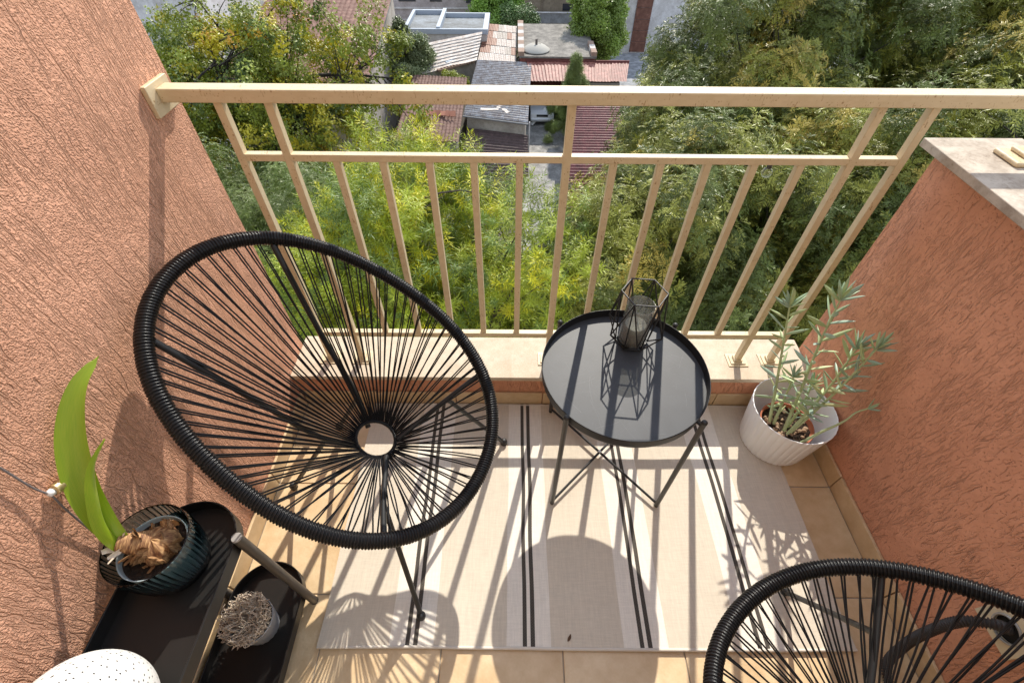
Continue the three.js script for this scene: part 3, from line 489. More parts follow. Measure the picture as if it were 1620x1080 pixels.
// ---------------------------------------------------------------- drain hose from the wall outlet
{
  const o = thing('wall_outlet', 'square cream cover plate with a round black opening in the parapet', 'outlet', [1.1, 0.335, -0.215]);
  const pl = new THREE.Shape(); pl.moveTo(-0.05, -0.05); pl.lineTo(0.05, -0.05); pl.lineTo(0.05, 0.05); pl.lineTo(-0.05, 0.05); pl.closePath(); const hole = new THREE.Path(); hole.absarc(0, 0, 0.03, 0, 2 * PI, true); pl.holes.push(hole);
  part(o, 'cover_plate', new THREE.ExtrudeGeometry(pl, { depth: 0.006, bevelEnabled: true, bevelSize: 0.001, bevelThickness: 0.001, bevelSegments: 1, curveSegments: 28 }).rotateY(-PI / 2).translate(-0.001, 0, 0), std(lin(0.60, 0.52, 0.36), 0.6));
  part(o, 'opening', new THREE.CylinderGeometry(0.0315, 0.0315, 0.002, 32).rotateZ(PI / 2).translate(-0.001, 0, 0), std(lin(0.01, 0.01, 0.01), 0.9));
  part(o, 'sleeve', new THREE.TorusGeometry(0.03, 0.003, 10, 36).rotateY(PI / 2).translate(-0.009, 0, 0), std(lin(0.35, 0.35, 0.34), 0.4, { metalness: 0.5 }));
  const h = thing('corrugated_hose', 'dark corrugated hose arching from the wall outlet down to the floor', 'hose');
  const pts = [V(1.098, 0.335, -0.215), V(1.065, 0.345, -0.222), V(1.03, 0.31, -0.235), V(1.012, 0.22, -0.232), V(1.005, 0.11, -0.215), V(1.0, 0.02, -0.18), V(0.99, 0.013, -0.09), V(1.0, 0.013, 0.1), V(1.02, 0.013, 0.4)];
  const c = new THREE.CatmullRomCurve3(pts), seg = 760, rad = 12, g = new THREE.TubeGeometry(c, seg, 1, rad, false), p = g.attributes.position;
  for (let i = 0; i <= seg; i++) { const q = c.getPointAt(i / seg), w = 0.0105 + 0.0022 * Math.sin(i / 5 * 2 * PI); for (let j = 0; j <= rad; j++) { const k = i * (rad + 1) + j; p.setXYZ(k, q.x + (p.getX(k) - q.x) * w, q.y + (p.getY(k) - q.y) * w, q.z + (p.getZ(k) - q.z) * w); } }
  g.computeVertexNormals(); part(h, 'corrugated_tube', g, std(lin(0.035, 0.03, 0.027), 0.55));
}

{ // a curled dry leaf dropped on the rug
  const t = thing('dry_leaf', 'tiny curled brown leaf lying on the rug near its front hem', 'leaf', [0.166, 0.0095, -0.246]);
  part(t, 'leaf_blade', blade([V(-0.006, 0.001, 0.008), V(0, 0.003, 0), V(0.003, 0.007, -0.009)], () => V(1, 0.2, 0.4), (q) => 0.004 * Math.sin(PI * (0.08 + 0.9 * q)), 0.6, 8, 4, 0.0003), std(lin(0.10, 0.055, 0.03), 0.9));
}

// ---------------------------------------------------------------- ground and yard far below
const GY0 = -13.7;
const groundTone = tones(512, 4, [0.55, 0.52, 0.48], [1, 1, 1], [[8, 0.4], [32, 0.3], [128, 0.3]], 0.02); groundTone.repeat.set(1 / 9, 1 / 9);
const concTone = tones(512, 9, [0.50, 0.50, 0.50], [1, 1, 1], [[16, 0.45], [64, 0.3], [256, 0.25]], 0.02); concTone.repeat.set(1 / 5, 1 / 5);
struct('ground', metre(new THREE.PlaneGeometry(300, 300).rotateX(-PI / 2).translate(0, GY0, -80)), std(lin(0.17, 0.155, 0.13), 0.95, { map: groundTone }));
struct('driveway', sheet(V(1.05, GY0 + 0.02, -42), V(4.1, GY0 + 0.02, -42), V(3.5, GY0 + 0.02, -12), V(0.2, GY0 + 0.02, -12), 4, 8), std(lin(0.52, 0.50, 0.47), 0.9, { map: concTone }));
struct('pavement', box(8.3, 60, GY0, GY0 + 0.05, -60, -6), std(lin(0.42, 0.43, 0.45), 0.85, { map: concTone }));

// ---------------------------------------------------------------- low buildings across the yard
const plaster = tones(256, 14, [0.72, 0.70, 0.68], [1, 1, 1], [[8, 0.4], [32, 0.3], [128, 0.3]], 0.02); plaster.repeat.set(1 / 4, 1 / 4);
const wallOf = (c) => std(c, 0.92, { map: plaster });
const creamWall = wallOf(lin(0.58, 0.53, 0.46)), whiteWall = wallOf(lin(0.72, 0.72, 0.72)), oldWall = wallOf(lin(0.36, 0.33, 0.29)), beigeWall = wallOf(lin(0.36, 0.30, 0.22)), pinkWall = wallOf(lin(0.50, 0.46, 0.46));
const rustyTone = tones(256, 17, [0.50, 0.40, 0.34], [1, 1, 1], [[16, 0.4], [64, 0.3], [128, 0.3]], 0.03); rustyTone.repeat.set(1 / 3, 1 / 3);
const roofOf = (c, r = 0.7) => std(c, r, { map: rustyTone, side: THREE.DoubleSide });
function wallsUnder(a, b, c, d, drop = 0.06, inset = 0.18) {     // four walls below a roof sheet, down to the ground
  const m = a.clone().add(b).add(c).add(d).multiplyScalar(0.25), q = [a, b, c, d].map((p) => { const v = p.clone(); v.x += Math.sign(m.x - p.x) * inset; v.z += Math.sign(m.z - p.z) * inset; v.y -= drop; return v; }), g = [];
  for (let i = 0; i < 4; i++) { const s = q[i], e = q[(i + 1) % 4]; g.push(sheet(s, e, e.clone().setY(GY0), s.clone().setY(GY0), 1, 1)); }
  return merge(g);
}
function shed(name, label, q, roofName, roofMat, wallMat, nu, nv, h) {
  const t = thing(name, label, 'building'); part(t, roofName, sheet(...q, nu, nv, h), roofMat); if (wallMat) part(t, 'wall', wallsUnder(...q), wallMat); return t;
}
{   // grey corrugated shed with its lower brown lean-to
  const q = [V(-2.69, -10.3, -38.24), V(1.3, -10.3, -37.8), V(0.9, -10.95, -29.2), V(-3.17, -10.95, -30.3)];
  const t = shed('corrugated_shed', 'shed with weathered grey corrugated roof beside the driveway', q, 'corrugated_roof', roofOf(lin(0.48, 0.51, 0.54), 0.5), creamWall, 2, 240, (u, v) => 0.055 * Math.sin(v * 30 * 2 * PI));
  part(t, 'fascia', rod(V(-3.2, -11.02, -30.25), V(0.92, -11.02, -29.12), 0.05, 0.05, 6), std(lin(0.2, 0.2, 0.2), 0.7));
  for (const [x, z, s] of [[-1.6, -30.9, 0.5], [-1.0, -31.1, 0.35], [-0.5, -30.7, 0.3]]) part(t, 'loose_board', box(-s, s, -0.015, 0.015, -0.12, 0.12).rotateY(x * 2).rotateX(0.07).translate(x, -10.84, z), std(lin(0.62, 0.55, 0.48), 0.9));
  part(t, 'gutter_pipe', rod(V(1.0, -10.95, -29.3), V(1.0, GY0, -29.5), 0.05, 0.05, 8), whiteWall);
  const l = [V(-3.0, -11.8, -30.35), V(0.92, -11.8, -29.35), V(0.92, -12.45, -25.4), V(-3.2, -12.45, -25.6)];
  shed('lean_to', 'lean to with dark brown corrugated roof in front of the grey shed', l, 'corrugated_roof', roofOf(lin(0.11, 0.06, 0.05), 0.55), oldWall, 2, 150, (u, v) => 0.05 * Math.sin(v * 15 * 2 * PI));
}
const tileRelief = (nu, rows) => (u, v) => 0.055 * Math.abs(Math.sin(u * nu * PI)) + 0.05 * (1 - ((v * rows) % 1));
{
  const q = [V(-7.0, -10.4, -35.3), V(-3.2, -10.4, -34.8), V(-3.28, -11.4, -27.4), V(-7.2, -11.4, -27.5)];
  const t = shed('tiled_house', 'house with brown clay tile roof next to the grey shed', q, 'tiled_roof', roofOf(lin(0.25, 0.145, 0.115), 0.8), oldWall, 136, 110, tileRelief(17, 22));
  const r = rng(19), lt = std(lin(0.26, 0.10, 0.06), 0.85); for (let i = 0; i < 14; i++) { const u = i / 14, x = -6.8 + 3.2 * u, z = -33.9 + 0.6 * u + 0.5 * r(); part(t, 'loose_tile', box(-0.16, 0.16, -0.02, 0.02, -0.2, 0.2).rotateY(r() * 1.2 - 0.6).rotateX(r() * 0.5).translate(x, -10.4 - 1.0 * (z + 35.1) / -(-7.6) + 0.14, z + 0.3), lt); }
  for (let i = 0; i < 7; i++) part(t, 'loose_tile', box(-0.17, 0.17, -0.02, 0.02, -0.2, 0.2).rotateY(r() * 0.6 - 0.3).rotateX(0.2 + r() * 0.4).translate(-5.7 + i * 0.32, -10.98 + 0.04 * i + 0.02, -30.6 + 0.12 * i), lt);
}
{   // white standing seam roof
  const q = [V(-6.6, -9.9, -40.7), V(-2.45, -9.45, -41.9), V(-2.75, -10.4, -38.6), V(-7.1, -10.6, -35.7)];
  const t = shed('seamed_shed', 'shed with white standing seam metal roof below the flat grey roof', q, 'metal_roof', roofOf(lin(0.74, 0.72, 0.68), 0.5), oldWall, 2, 2, () => 0);
  const dark = std(lin(0.46, 0.44, 0.41), 0.6); for (let i = 1; i < 9; i++) { const k = i / 9.2, a = q[0].clone().lerp(q[3], k), b = q[1].clone().lerp(q[2], k); a.y += 0.02; b.y += 0.02; part(t, 'roof_seam', rod(a, b, 0.03, 0.03, 4), dark); }
  part(t, 'roof_pipe', rod(V(-5.0, -10.4, -37.9), V(-2.85, -10.4, -39.6), 0.11, 0.11, 8), std(lin(0.30, 0.36, 0.42), 0.5));
  const r = rng(29), br = std(lin(0.22, 0.14, 0.10), 0.9); for (let i = 0; i < 12; i++) { const k = i / 12; part(t, 'ridge_tile', box(-0.2, 0.2, -0.06, 0.06, -0.14, 0.14).rotateY(r() * 2).translate(lerp(-5.3, -2.9, k), -10.5, lerp(-36.9, -38.9, k) + 0.1), br); }
}
{   // patched rusty roof of separate sheets
  const A = V(-2.4, -10.2, -46.5), B = V(0.25, -10.2, -45.7), C = V(0.15, -10.5, -38.2), D = V(-2.7, -10.5, -38.9);
  const t = thing('rusty_shed', 'shed roofed with rust streaked white metal sheets', 'building'); part(t, 'wall', wallsUnder(A, B, C, D, 0.1), oldWall);
  const r = rng(39), ms = [lin(0.62, 0.60, 0.57), lin(0.66, 0.64, 0.61), lin(0.34, 0.15, 0.09), lin(0.42, 0.24, 0.17), lin(0.48, 0.47, 0.43)].map((c) => roofOf(c, 0.65)); const P = (u, v) => A.clone().lerp(B, u).lerp(D.clone().lerp(C, u), v);
  for (let j = 0; j < 5; j++) for (let i = 0; i < 7; i++) { const u0 = i / 7, u1 = (i + 1) / 7 - 0.002, v0 = j / 5, v1 = (j + 1) / 5 + 0.01, y = 0.03 * (j + 1) + 0.02 * r(); const g = sheet(P(u0, v0), P(u1, v0), P(u1, v1), P(u0, v1), 10, 1, (u) => 0.02 * Math.sin(u * 3 * 2 * PI)); g.translate(0, 0.2 - y, 0); part(t, 'roof_sheet', g, ms[j === 4 ? Math.floor(r() * 2) : (i < 1 || (i < 2 && j < 3)) ? 2 : r() < 0.2 ? 3 : r() < 0.25 ? 4 : Math.floor(r() * 2)]); }
}
{   // flat concrete roof with a vent cowl and block copings
  const t = thing('flat_roof_house', 'low house with speckled flat concrete roof and a round vent cowl', 'building');
  part(t, 'wall', box(0.45, 5.9, GY0, -10.02, -45.85, -37.9), wallOf(lin(0.30, 0.10, 0.075)));
  part(t, 'roof_slab', box(0.4, 6.0, -10.02, -9.9, -45.9, -37.8), std(lin(0.33, 0.30, 0.26), 0.95, { map: concTone }));
  const w = wallOf(lin(0.56, 0.53, 0.50)), b = wallOf(lin(0.36, 0.25, 0.19)); for (let i = 0; i < 9; i++) { part(t, 'coping_block', box(0.3, 0.75, -9.9, -9.62, -37.85 - (i + 1) * 0.88, -37.85 - i * 0.88 - 0.03), i & 1 ? w : b); if (i < 3) part(t, 'coping_block', box(5.6, 6.0, -9.9, -9.62, -37.85 - (i + 1) * 0.88, -37.85 - i * 0.88 - 0.03), i & 1 ? w : b); }
  const c = part(t, 'vent_cowl', lathe([[0.98, 0], [1.0, 0.06], [0.7, 0.26], [0.36, 0.42], [0.34, 0.36], [0, 0.34]], 40).translate(1.65, -9.86, -39.1), std(lin(0.34, 0.32, 0.28), 0.8, { side: THREE.DoubleSide })); part(c, 'vent_pipe', new THREE.CylinderGeometry(0.09, 0.09, 0.4, 10).translate(1.65, -9.35, -39.1), std(lin(0.1, 0.08, 0.07), 0.8));
}
{   // red metal roofs right of the driveway
  const red = roofOf(lin(0.38, 0.15, 0.12), 0.6), red2 = roofOf(lin(0.25, 0.065, 0.06), 0.55), red3 = roofOf(lin(0.45, 0.20, 0.16), 0.6);
  const t = thing('red_roof_house', 'long low house with faded red metal roof behind the silver car', 'building');
  const P = (u, v) => V(0.95, -10.25, -37.75).lerp(V(8.4, -10.25, -37.75), u).lerp(V(1.2, -10.7, -35.3).lerp(V(7.9, -10.7, -35.3), u), v);
  for (let i = 0; i < 6; i++) { const u0 = i / 6, u1 = (i + 1) / 6, m = [red, red3, red, red3, red3, red][i]; part(t, 'roof_sheet', sheet(P(u0, 0), P(u1, 0), P(u1, 1), P(u0, 1), 60, 8, (u, v) => 0.014 * Math.sin(u * 5 * 2 * PI) + 0.02 * (1 - (v * 3) % 1)).translate(0, 0.02 * (i % 2), 0), m); }
  part(t, 'wall', box(4.4, 7.5, GY0, -10.85, -37.6, -35.5), oldWall); part(t, 'ridge_board', box(0.9, 8.4, -10.35, -10.12, -37.85, -37.72), wallOf(lin(0.16, 0.05, 0.045)));
  const q = [V(3.8, -10.95, -33.4), V(7.6, -10.95, -33.4), V(6.6, -11.75, -15.5), V(2.15, -11.75, -15.5)];
  const l = shed('red_garage', 'garage with dark red corrugated roof running along the driveway', q, 'corrugated_roof', red2, oldWall, 2, 420, (u, v) => 0.06 * Math.sin(v * 58 * 2 * PI));
  part(l, 'gutter', rod(V(3.74, -10.98, -33.4), V(2.1, -11.78, -15.5), 0.08, 0.08, 8), wallOf(lin(0.55, 0.47, 0.42)));
}
{   // flat grey roofed block with parapets
  const t = thing('grey_flat_block', 'white block with grey membrane flat roof framed by pale parapets', 'building'), cap = std(lin(0.33, 0.37, 0.42), 0.6), mem = std(lin(0.26, 0.29, 0.32), 0.8, { map: groundTone });
  part(t, 'wall', box(-8.6, -2.15, GY0, -9.75, -47.8, -42.4), wallOf(lin(0.72, 0.70, 0.67)));
  part(t, 'roof_membrane', box(-8.5, -2.25, -9.75, -9.7, -47.7, -42.5), mem);
  for (const [x0, x1, z0, z1, y] of [[-8.7, -8.45, -47.9, -42.3, -9.4], [-6.1, -5.8, -47.9, -42.5, -9.3], [-2.45, -2.05, -47.0, -42.3, -9.4], [-8.45, -6.1, -47.9, -47.65, -9.4], [-5.8, -2.45, -47.0, -46.8, -9.4], [-8.45, -2.45, -42.5, -42.3, -9.4]]) part(t, 'parapet', box(x0, x1, -9.75, y, z0, z1), cap);
}
{   // far facades at the top of the view
  const dark = std(lin(0.03, 0.035, 0.045), 0.2);
  const f = thing('pale_apartment_block', 'pale pinkish apartment block with dark window bands behind the grey roof', 'building'); part(f, 'wall', box(-13, -2.8, GY0, -8, -64, -56), pinkWall);
  for (const [x0, x1, y0, y1] of [[-8.4, -7.2, -10.6, -9.2], [-4.8, -3.0, -10.7, -9.3], [-11.5, -9.8, -10.6, -9.2]]) part(f, 'window', box(x0, x1, y0, y1, -56.02, -55.96), dark);
  for (const y of [-11.2, -12.2]) part(f, 'ledge', box(-13.05, -2.75, y, y + 0.12, -56, -55.9), whiteWall);
  const b = thing('beige_house', 'tall beige rendered house wall behind the flat concrete roof', 'building'); part(b, 'wall', box(0.4, 9.5, GY0, -9.5, -70, -62.5), beigeWall);
  part(b, 'window', box(5.4, 6.5, -12.75, -12.1, -62.52, -62.45), dark); part(b, 'pilaster', box(3.0, 3.25, GY0, -9.5, -62.5, -62.35), wallOf(lin(0.27, 0.22, 0.16)));
  const fe = thing('garden_wall', 'low grey garden wall before the beige house', 'wall'); part(fe, 'wall', box(1.6, 7.5, GY0, -12.75, -61.6, -61.4), wallOf(lin(0.40, 0.42, 0.44))); part(fe, 'coping', box(1.55, 7.55, -12.75, -12.68, -61.68, -61.32), whiteWall);
  const w = thing('white_house', 'tall white house with a rusty brown shutter panel and white corner strip', 'building'); part(w, 'wall', box(9.4, 26, GY0, -7.5, -66, -51.5), whiteWall);
  part(w, 'corner_strip', box(10.4, 11.1, GY0, -7.5, -51.5, -51.3), wallOf(lin(0.62, 0.62, 0.60))); for (let i = 0; i < 6; i++) part(w, 'shutter_slat', box(11.25, 12.7, GY0 + 0.15 + i * 0.9, GY0 + 1.02 + i * 0.9, -51.5, -51.42), roofOf(lin(0.27, 0.13, 0.09), 0.7));
  const l = thing('white_gable_house', 'white gabled house behind the autumn tree by the salmon wall', 'building'); part(l, 'wall', box(-34, -17.6, GY0, -4.2, -42, -31), wallOf(lin(0.78, 0.79, 0.80)));
  const q = [V(-17.3, -6.6, -41), V(-8.6, -6.6, -41), V(-8.6, -9.2, -28), V(-17.3, -9.2, -28)]; shed('brown_roof_house', 'house with brown tile roof seen through the autumn tree', q, 'tiled_roof', roofOf(lin(0.31, 0.17, 0.13), 0.8), creamWall, 200, 100, tileRelief(25, 26));
}

// ---------------------------------------------------------------- cars
function car(label, x, z, turn, paint) {
  const t = thing('parked_car', label, 'car', [x, GY0 + 0.03, z], turn, 'cars parked in the yard');
  const sec = (y0, y1, w0, w1, z0, z1, r) => { const s = new THREE.Shape(); s.moveTo(-w0, y0); s.lineTo(w0, y0); s.lineTo(w1, y1); s.lineTo(-w1, y1); s.closePath(); return s; };
  const side = new THREE.Shape(); [[-2.1, 0.3], [2.05, 0.3], [2.15, 0.5], [2.1, 0.78], [1.85, 0.9], [0.95, 1.02], [-1.9, 1.0], [-2.15, 0.8], [-2.2, 0.45]].forEach(([a, b], i) => i ? side.lineTo(a, b) : side.moveTo(a, b)); side.closePath();
  const cab = new THREE.Shape(); [[1.0, 1.0], [0.35, 1.58], [-1.75, 1.62], [-2.05, 1.0]].forEach(([a, b], i) => i ? cab.lineTo(a, b) : cab.moveTo(a, b)); cab.closePath();
  const ex = (s, w) => new THREE.ExtrudeGeometry(s, { depth: w, bevelEnabled: true, bevelSize: 0.06, bevelThickness: 0.08, bevelSegments: 3 }).translate(0, 0, -w / 2).rotateY(-PI / 2);
  const black = std(lin(0.02, 0.02, 0.022), 0.3), glass = phys(lin(0.02, 0.025, 0.03), 0.05);
  part(t, 'body', ex(side, 1.58), paint); part(t, 'cabin', ex(cab, 1.2), paint);
  part(t, 'windscreen', sheet(V(-0.62, 1.53, 0.50), V(0.62, 1.53, 0.50), V(0.68, 1.08, 1.04), V(-0.68, 1.08, 1.04), 1, 1, () => 0.05), glass);
  for (const s of [-1, 1]) { part(t, 'side_window', box(s * 0.69 - 0.006, s * 0.69 + 0.006, 1.1, 1.5, -1.6, 0.25), glass); part(t, 'headlight', new THREE.SphereGeometry(0.17, 16, 10).scale(1.1, 0.7, 0.6).translate(s * 0.62, 0.74, 2.06), phys(lin(0.6, 0.62, 0.64), 0.1)); part(t, 'door_mirror', new THREE.SphereGeometry(0.1, 12, 8).scale(1.2, 0.8, 0.6).translate(s * 0.95, 1.12, 0.75), paint); for (const z2 of [-1.35, 1.35]) { const wh = part(t, 'wheel', new THREE.CylinderGeometry(0.33, 0.33, 0.22, 24).rotateZ(PI / 2).translate(s * 0.8, 0.33, z2), black); part(wh, 'rim', new THREE.CylinderGeometry(0.2, 0.2, 0.23, 18).rotateZ(PI / 2).translate(s * 0.8, 0.33, z2), std(lin(0.4, 0.4, 0.42), 0.35, { metalness: 0.7 })); } }
  part(t, 'grille', rbox(-0.42, 0.42, 0.62, 0.78, 2.12, 2.2, 0.02), black); part(t, 'bumper', rbox(-0.84, 0.84, 0.34, 0.52, 2.08, 2.26, 0.06), paint); part(t, 'number_plate', rbox(-0.26, 0.26, 0.38, 0.49, 2.25, 2.275, 0.004), std(lin(0.75, 0.75, 0.72), 0.4));
  return t;
}
car('silver car parked nose out on the concrete driveway', 2.12, -37.3, 0, phys(lin(0.80, 0.83, 0.86), 0.3, { metalness: 0.15, clearcoat: 1 }));
car('dark car on the pale pavement half hidden by the dark green trees', 17.2, -37.5, 0.35, phys(lin(0.02, 0.02, 0.025), 0.3, { clearcoat: 1 }));
{ const b = thing('white_board', 'long white board leaning on the bonnet of the silver car', 'board', [1.2, GY0 + 0.02, -35.1]); part(b, 'board_face', rbox(-0.1, 0.1, 0, 1.5, -0.02, 0.02, 0.01).rotateZ(-0.75).rotateX(-0.45).translate(0.15, 0.07, 0), std(lin(0.72, 0.72, 0.70), 0.6)); }

// ---------------------------------------------------------------- trees
function diamond(o, d, side, L, W, fold = 0.25) { const n = d.clone().cross(side).normalize(), m = o.clone().addScaledVector(d, L * 0.45), a = m.clone().addScaledVector(side, W).addScaledVector(n, fold * W), b = m.clone().addScaledVector(side, -W).addScaledVector(n, fold * W), t = o.clone().addScaledVector(d, L).addScaledVector(n, -0.12 * L); return [o, a, t, o, t, b]; }
function fromTris(v) { const g = new THREE.BufferGeometry(), p = new Float32Array(v.length * 3); v.forEach((q, i) => { p[3 * i] = q.x; p[3 * i + 1] = q.y; p[3 * i + 2] = q.z; }); g.setAttribute('position', new THREE.BufferAttribute(p, 3)); g.computeVertexNormals(); return g; }
function pinnateSpray(seed, leaves, pairs, L, W, rach) {      // a shoot along +y with feathered leaves
  const r = rng(seed), v = [];
  for (let i = 0; i < leaves; i++) {
    const h = 0.02 + 0.24 * i / leaves, a = i * 2.4 + r() * 0.5, el = lerp(-0.05, 0.85, i / leaves) + (r() - 0.5) * 0.5; let d = V(Math.cos(a) * Math.cos(el), Math.sin(el), Math.sin(a) * Math.cos(el)); const o = V(0, h, 0), len = rach * (0.75 + 0.5 * r());
    const s0 = d.clone().cross(V(0, 1, 0)).normalize(); let p = o.clone();
    for (let k = 0; k <= pairs; k++) { const t = (k + 1) / (pairs + 1); d = d.clone().add(V(0, -0.14, 0)).normalize(); p = p.clone().addScaledVector(d, len / (pairs + 1)); const l = L * (0.75 + 0.5 * r()); if (k === pairs) v.push(...diamond(p, d, s0, l * 1.1, W)); else for (const s of [-1, 1]) { const q = d.clone().multiplyScalar(0.62).addScaledVector(s0, s * 0.8).add(V((r() - 0.5) * 0.3, (r() - 0.6) * 0.4, (r() - 0.5) * 0.3)).normalize(), sd = q.clone().cross(V(r() - 0.5, 1, r() - 0.5)).normalize(); v.push(...diamond(p, q, sd, l, W)); } }
    const w = 0.0016, e = s0.clone().multiplyScalar(w); v.push(o.clone().add(e), o.clone().sub(e), p);
  }
  return fromTris(v);
}
function roundSpray(seed, n, R, L, W) { const r = rng(seed), v = []; for (let i = 0; i < n; i++) { const a = r() * 7, y = r() * 2 - 1, q = Math.sqrt(1 - y * y), p = V(q * Math.cos(a), y, q * Math.sin(a)).multiplyScalar(R * Math.cbrt(r())), d = V(r() - 0.5, r() * 0.6 - 0.45, r() - 0.5).normalize(), s = d.clone().cross(V(r() - 0.5, 1, r() - 0.5)).normalize(), k = 0.7 + 0.6 * r(); v.push(...diamond(p, d, s, L * k, W * k, 0.2)); } return fromTris(v); }
const leafy = (tr2 = 0.4) => phys(lin(1, 1, 1), 0.45, { specularIntensity: 0.6, transmission: tr2, thickness: 0, side: THREE.DoubleSide });
const bark = std(lin(0.07, 0.055, 0.045), 0.95), barkDark = std(lin(0.035, 0.028, 0.024), 0.95);
function tree(o) {
  const r = rng(o.seed), t = thing(o.name, o.label, o.category || 'tree', o.base, 0, o.group), B = V(...o.base), C = V(...o.c).sub(B), R = V(...o.r);
  const clumps = [];
  for (let i = 0; i < o.clumps; i++) { const a = r() * 2 * PI, y = r() * 2 - 1, q = Math.sqrt(1 - y * y), k = Math.pow(r(), o.shell || 0.4), u = V(q * Math.cos(a), y, q * Math.sin(a)); let f = 1 + 0.22 * Math.sin(a * 3 + o.seed) * q + 0.12 * Math.sin(a * 7 + y * 5 + o.seed); const fh = o.cone ? (1 - y) * 0.62 / Math.max(0.25, q) : 1; clumps.push({ p: V(u.x * R.x * fh, u.y * R.y * (o.cone ? 1 / (k * f) : 1), u.z * R.z * fh).multiplyScalar(k * f).add(C), u, s: o.clumpR * (0.65 + 0.7 * r()), tone: r() }); }
  const top = C.clone().add(V(0, R.y * (o.cone ? 0.9 : 0.25), 0)), mid = V(C.x * 0.4 + (r() - 0.5) * 0.4, C.y * 0.5, C.z * 0.4 + (r() - 0.5) * 0.4);
  part(t, 'trunk', taper([V(0, 0, 0), mid, C.clone().add(V(0, -R.y * 0.45, 0)), top], o.trunk, o.trunk * 0.25, 18, 10), o.bark || bark);
  if (o.limbs) {
    const spine = new THREE.CatmullRomCurve3([V(0, 0, 0), mid, C.clone().add(V(0, -R.y * 0.45, 0)), top]), fine = [];
    const big = clumps.filter((_, i) => i % Math.max(1, Math.floor(clumps.length / o.limbs)) === 0);
    for (const c of big) { const s = spine.getPointAt(0.5 + 0.45 * r()), m = s.clone().lerp(c.p, 0.5).add(V((r() - 0.5) * R.x * 0.25, (r() - 0.3) * R.y * 0.15, (r() - 0.5) * R.z * 0.25)); c.mid = m; part(t, 'limb', taper([s, m, c.p], o.trunk * 0.38, o.trunk * 0.07, 12, 7), o.bark || bark); }
    for (const c of clumps) { if (c.mid) continue; let best = big[0], bd = 1e9; for (const b of big) { const d = b.p.distanceTo(c.p); if (d < bd) { bd = d; best = b; } } const s = best.mid.clone().lerp(best.p, 0.05 + 0.9 * r()); fine.push(taper([s, s.clone().lerp(c.p, 0.5).add(V((r() - 0.5) * 0.3, 0.1, (r() - 0.5) * 0.3)), c.p], o.trunk * 0.11, o.trunk * 0.02, 5, 4)); }
    if (fine.length) part(t, 'branches', merge(fine), o.bark || bark).userData.kind = 'stuff';
  }
  const n = clumps.length * o.per, im = new THREE.InstancedMesh(o.geo, o.mat, n), M = new THREE.Matrix4(), Q = new THREE.Quaternion(), col = new THREE.Color(); let k = 0;
  for (const c of clumps) for (let j = 0; j < o.per; j++) {
    const a = r() * 2 * PI, y = r() * 2 - 1, q = Math.sqrt(1 - y * y), d = V(q * Math.cos(a), y, q * Math.sin(a)), p = c.p.clone().addScaledVector(d, c.s * Math.cbrt(r())); p.y -= 0.15 * c.s * Math.hypot(d.x, d.z);
    const dir = d.clone().multiplyScalar(0.8).addScaledVector(c.u, 0.35).add(V(0, o.up === undefined ? 0.55 : o.up, 0)).add(V(r() - 0.5, r() - 0.5, r() - 0.5)).normalize();
    Q.setFromUnitVectors(V(0, 1, 0), dir).multiply(new THREE.Quaternion().setFromAxisAngle(V(0, 1, 0), r() * 6.3)); const s = o.size * (0.7 + 0.6 * r()); M.compose(p, Q, V(s, s, s)); im.setMatrixAt(k, M); o.colour(col, c.tone, r, c, d); im.setColorAt(k, col); k++;
  }
  im.name = 'crown'; im.userData.kind = 'stuff'; t.add(im); return t;
}
function narrowSpray(seed, n, L, W) {      // a shoot along +y set all round with narrow leaves, a star at its tip
  const r = rng(seed), v = [];
  for (let i = 0; i < n; i++) { const t = i / n, a = i * 2.4 + r() * 0.5, el = lerp(-0.25, 0.95, t * t) + (r() - 0.5) * 0.5, d = V(Math.cos(a) * Math.cos(el), Math.sin(el), Math.sin(a) * Math.cos(el)), s = d.clone().cross(V(r() - 0.5, 1, r() - 0.5)).normalize(), o = V(0, 0.30 * t, 0), l = L * (0.7 + 0.6 * r()), m = o.clone().addScaledVector(d, l * 0.5), n2 = d.clone().cross(s).normalize(), e = V(0, -0.3 * l * (1 - t), 0), tip = o.clone().addScaledVector(d, l).add(e), w = W * (0.8 + 0.4 * r()); m.addScaledVector(e, 0.25);
    const A = m.clone().addScaledVector(s, w).addScaledVector(n2, 0.3 * w), B = m.clone().addScaledVector(s, -w).addScaledVector(n2, 0.3 * w); v.push(o, A, m, A, tip, m, o, m, B, m, tip, B); }
  const w = 0.003; v.push(V(-w, -0.05, 0), V(w, -0.05, 0), V(0, 0.3, 0), V(0, -0.05, -w), V(0, -0.05, w), V(0, 0.3, 0)); return fromTris(v);
}
const ash = narrowSpray(2, 38, 0.105, 0.0068), ash2 = pinnateSpray(3, 8, 5, 0.062, 0.0085, 0.15), round = roundSpray(4, 22, 0.24, 0.12, 0.042), roundS = roundSpray(5, 26, 0.3, 0.13, 0.05), needle = roundSpray(6, 40, 0.22, 0.14, 0.012);
const m1 = leafy(0.42), m2 = leafy(0.25), m3 = leafy(0.45);
const yellowGreen = (c, tone0, r) => { const k = 0.7 + 0.5 * r(), tone = 0.6 * tone0 + 0.4 * r(); if (tone < 0.27) c.setRGB(0.72 * k, 0.68 * k, 0.03 * k); else if (tone < 0.58) c.setRGB(0.40 * k, 0.47 * k, 0.035 * k); else c.setRGB(0.17 * k, 0.25 * k, 0.04 * k); };
const darkGreen = (c, tone0, r) => { const k = 0.65 + 0.6 * r(), tone = 0.7 * tone0 + 0.3 * r(); if (tone < 0.14) c.setRGB(0.52 * k, 0.41 * k, 0.08 * k); else if (tone < 0.48) c.setRGB(0.30 * k, 0.31 * k, 0.05 * k); else c.setRGB(0.125 * k, 0.16 * k, 0.03 * k); };
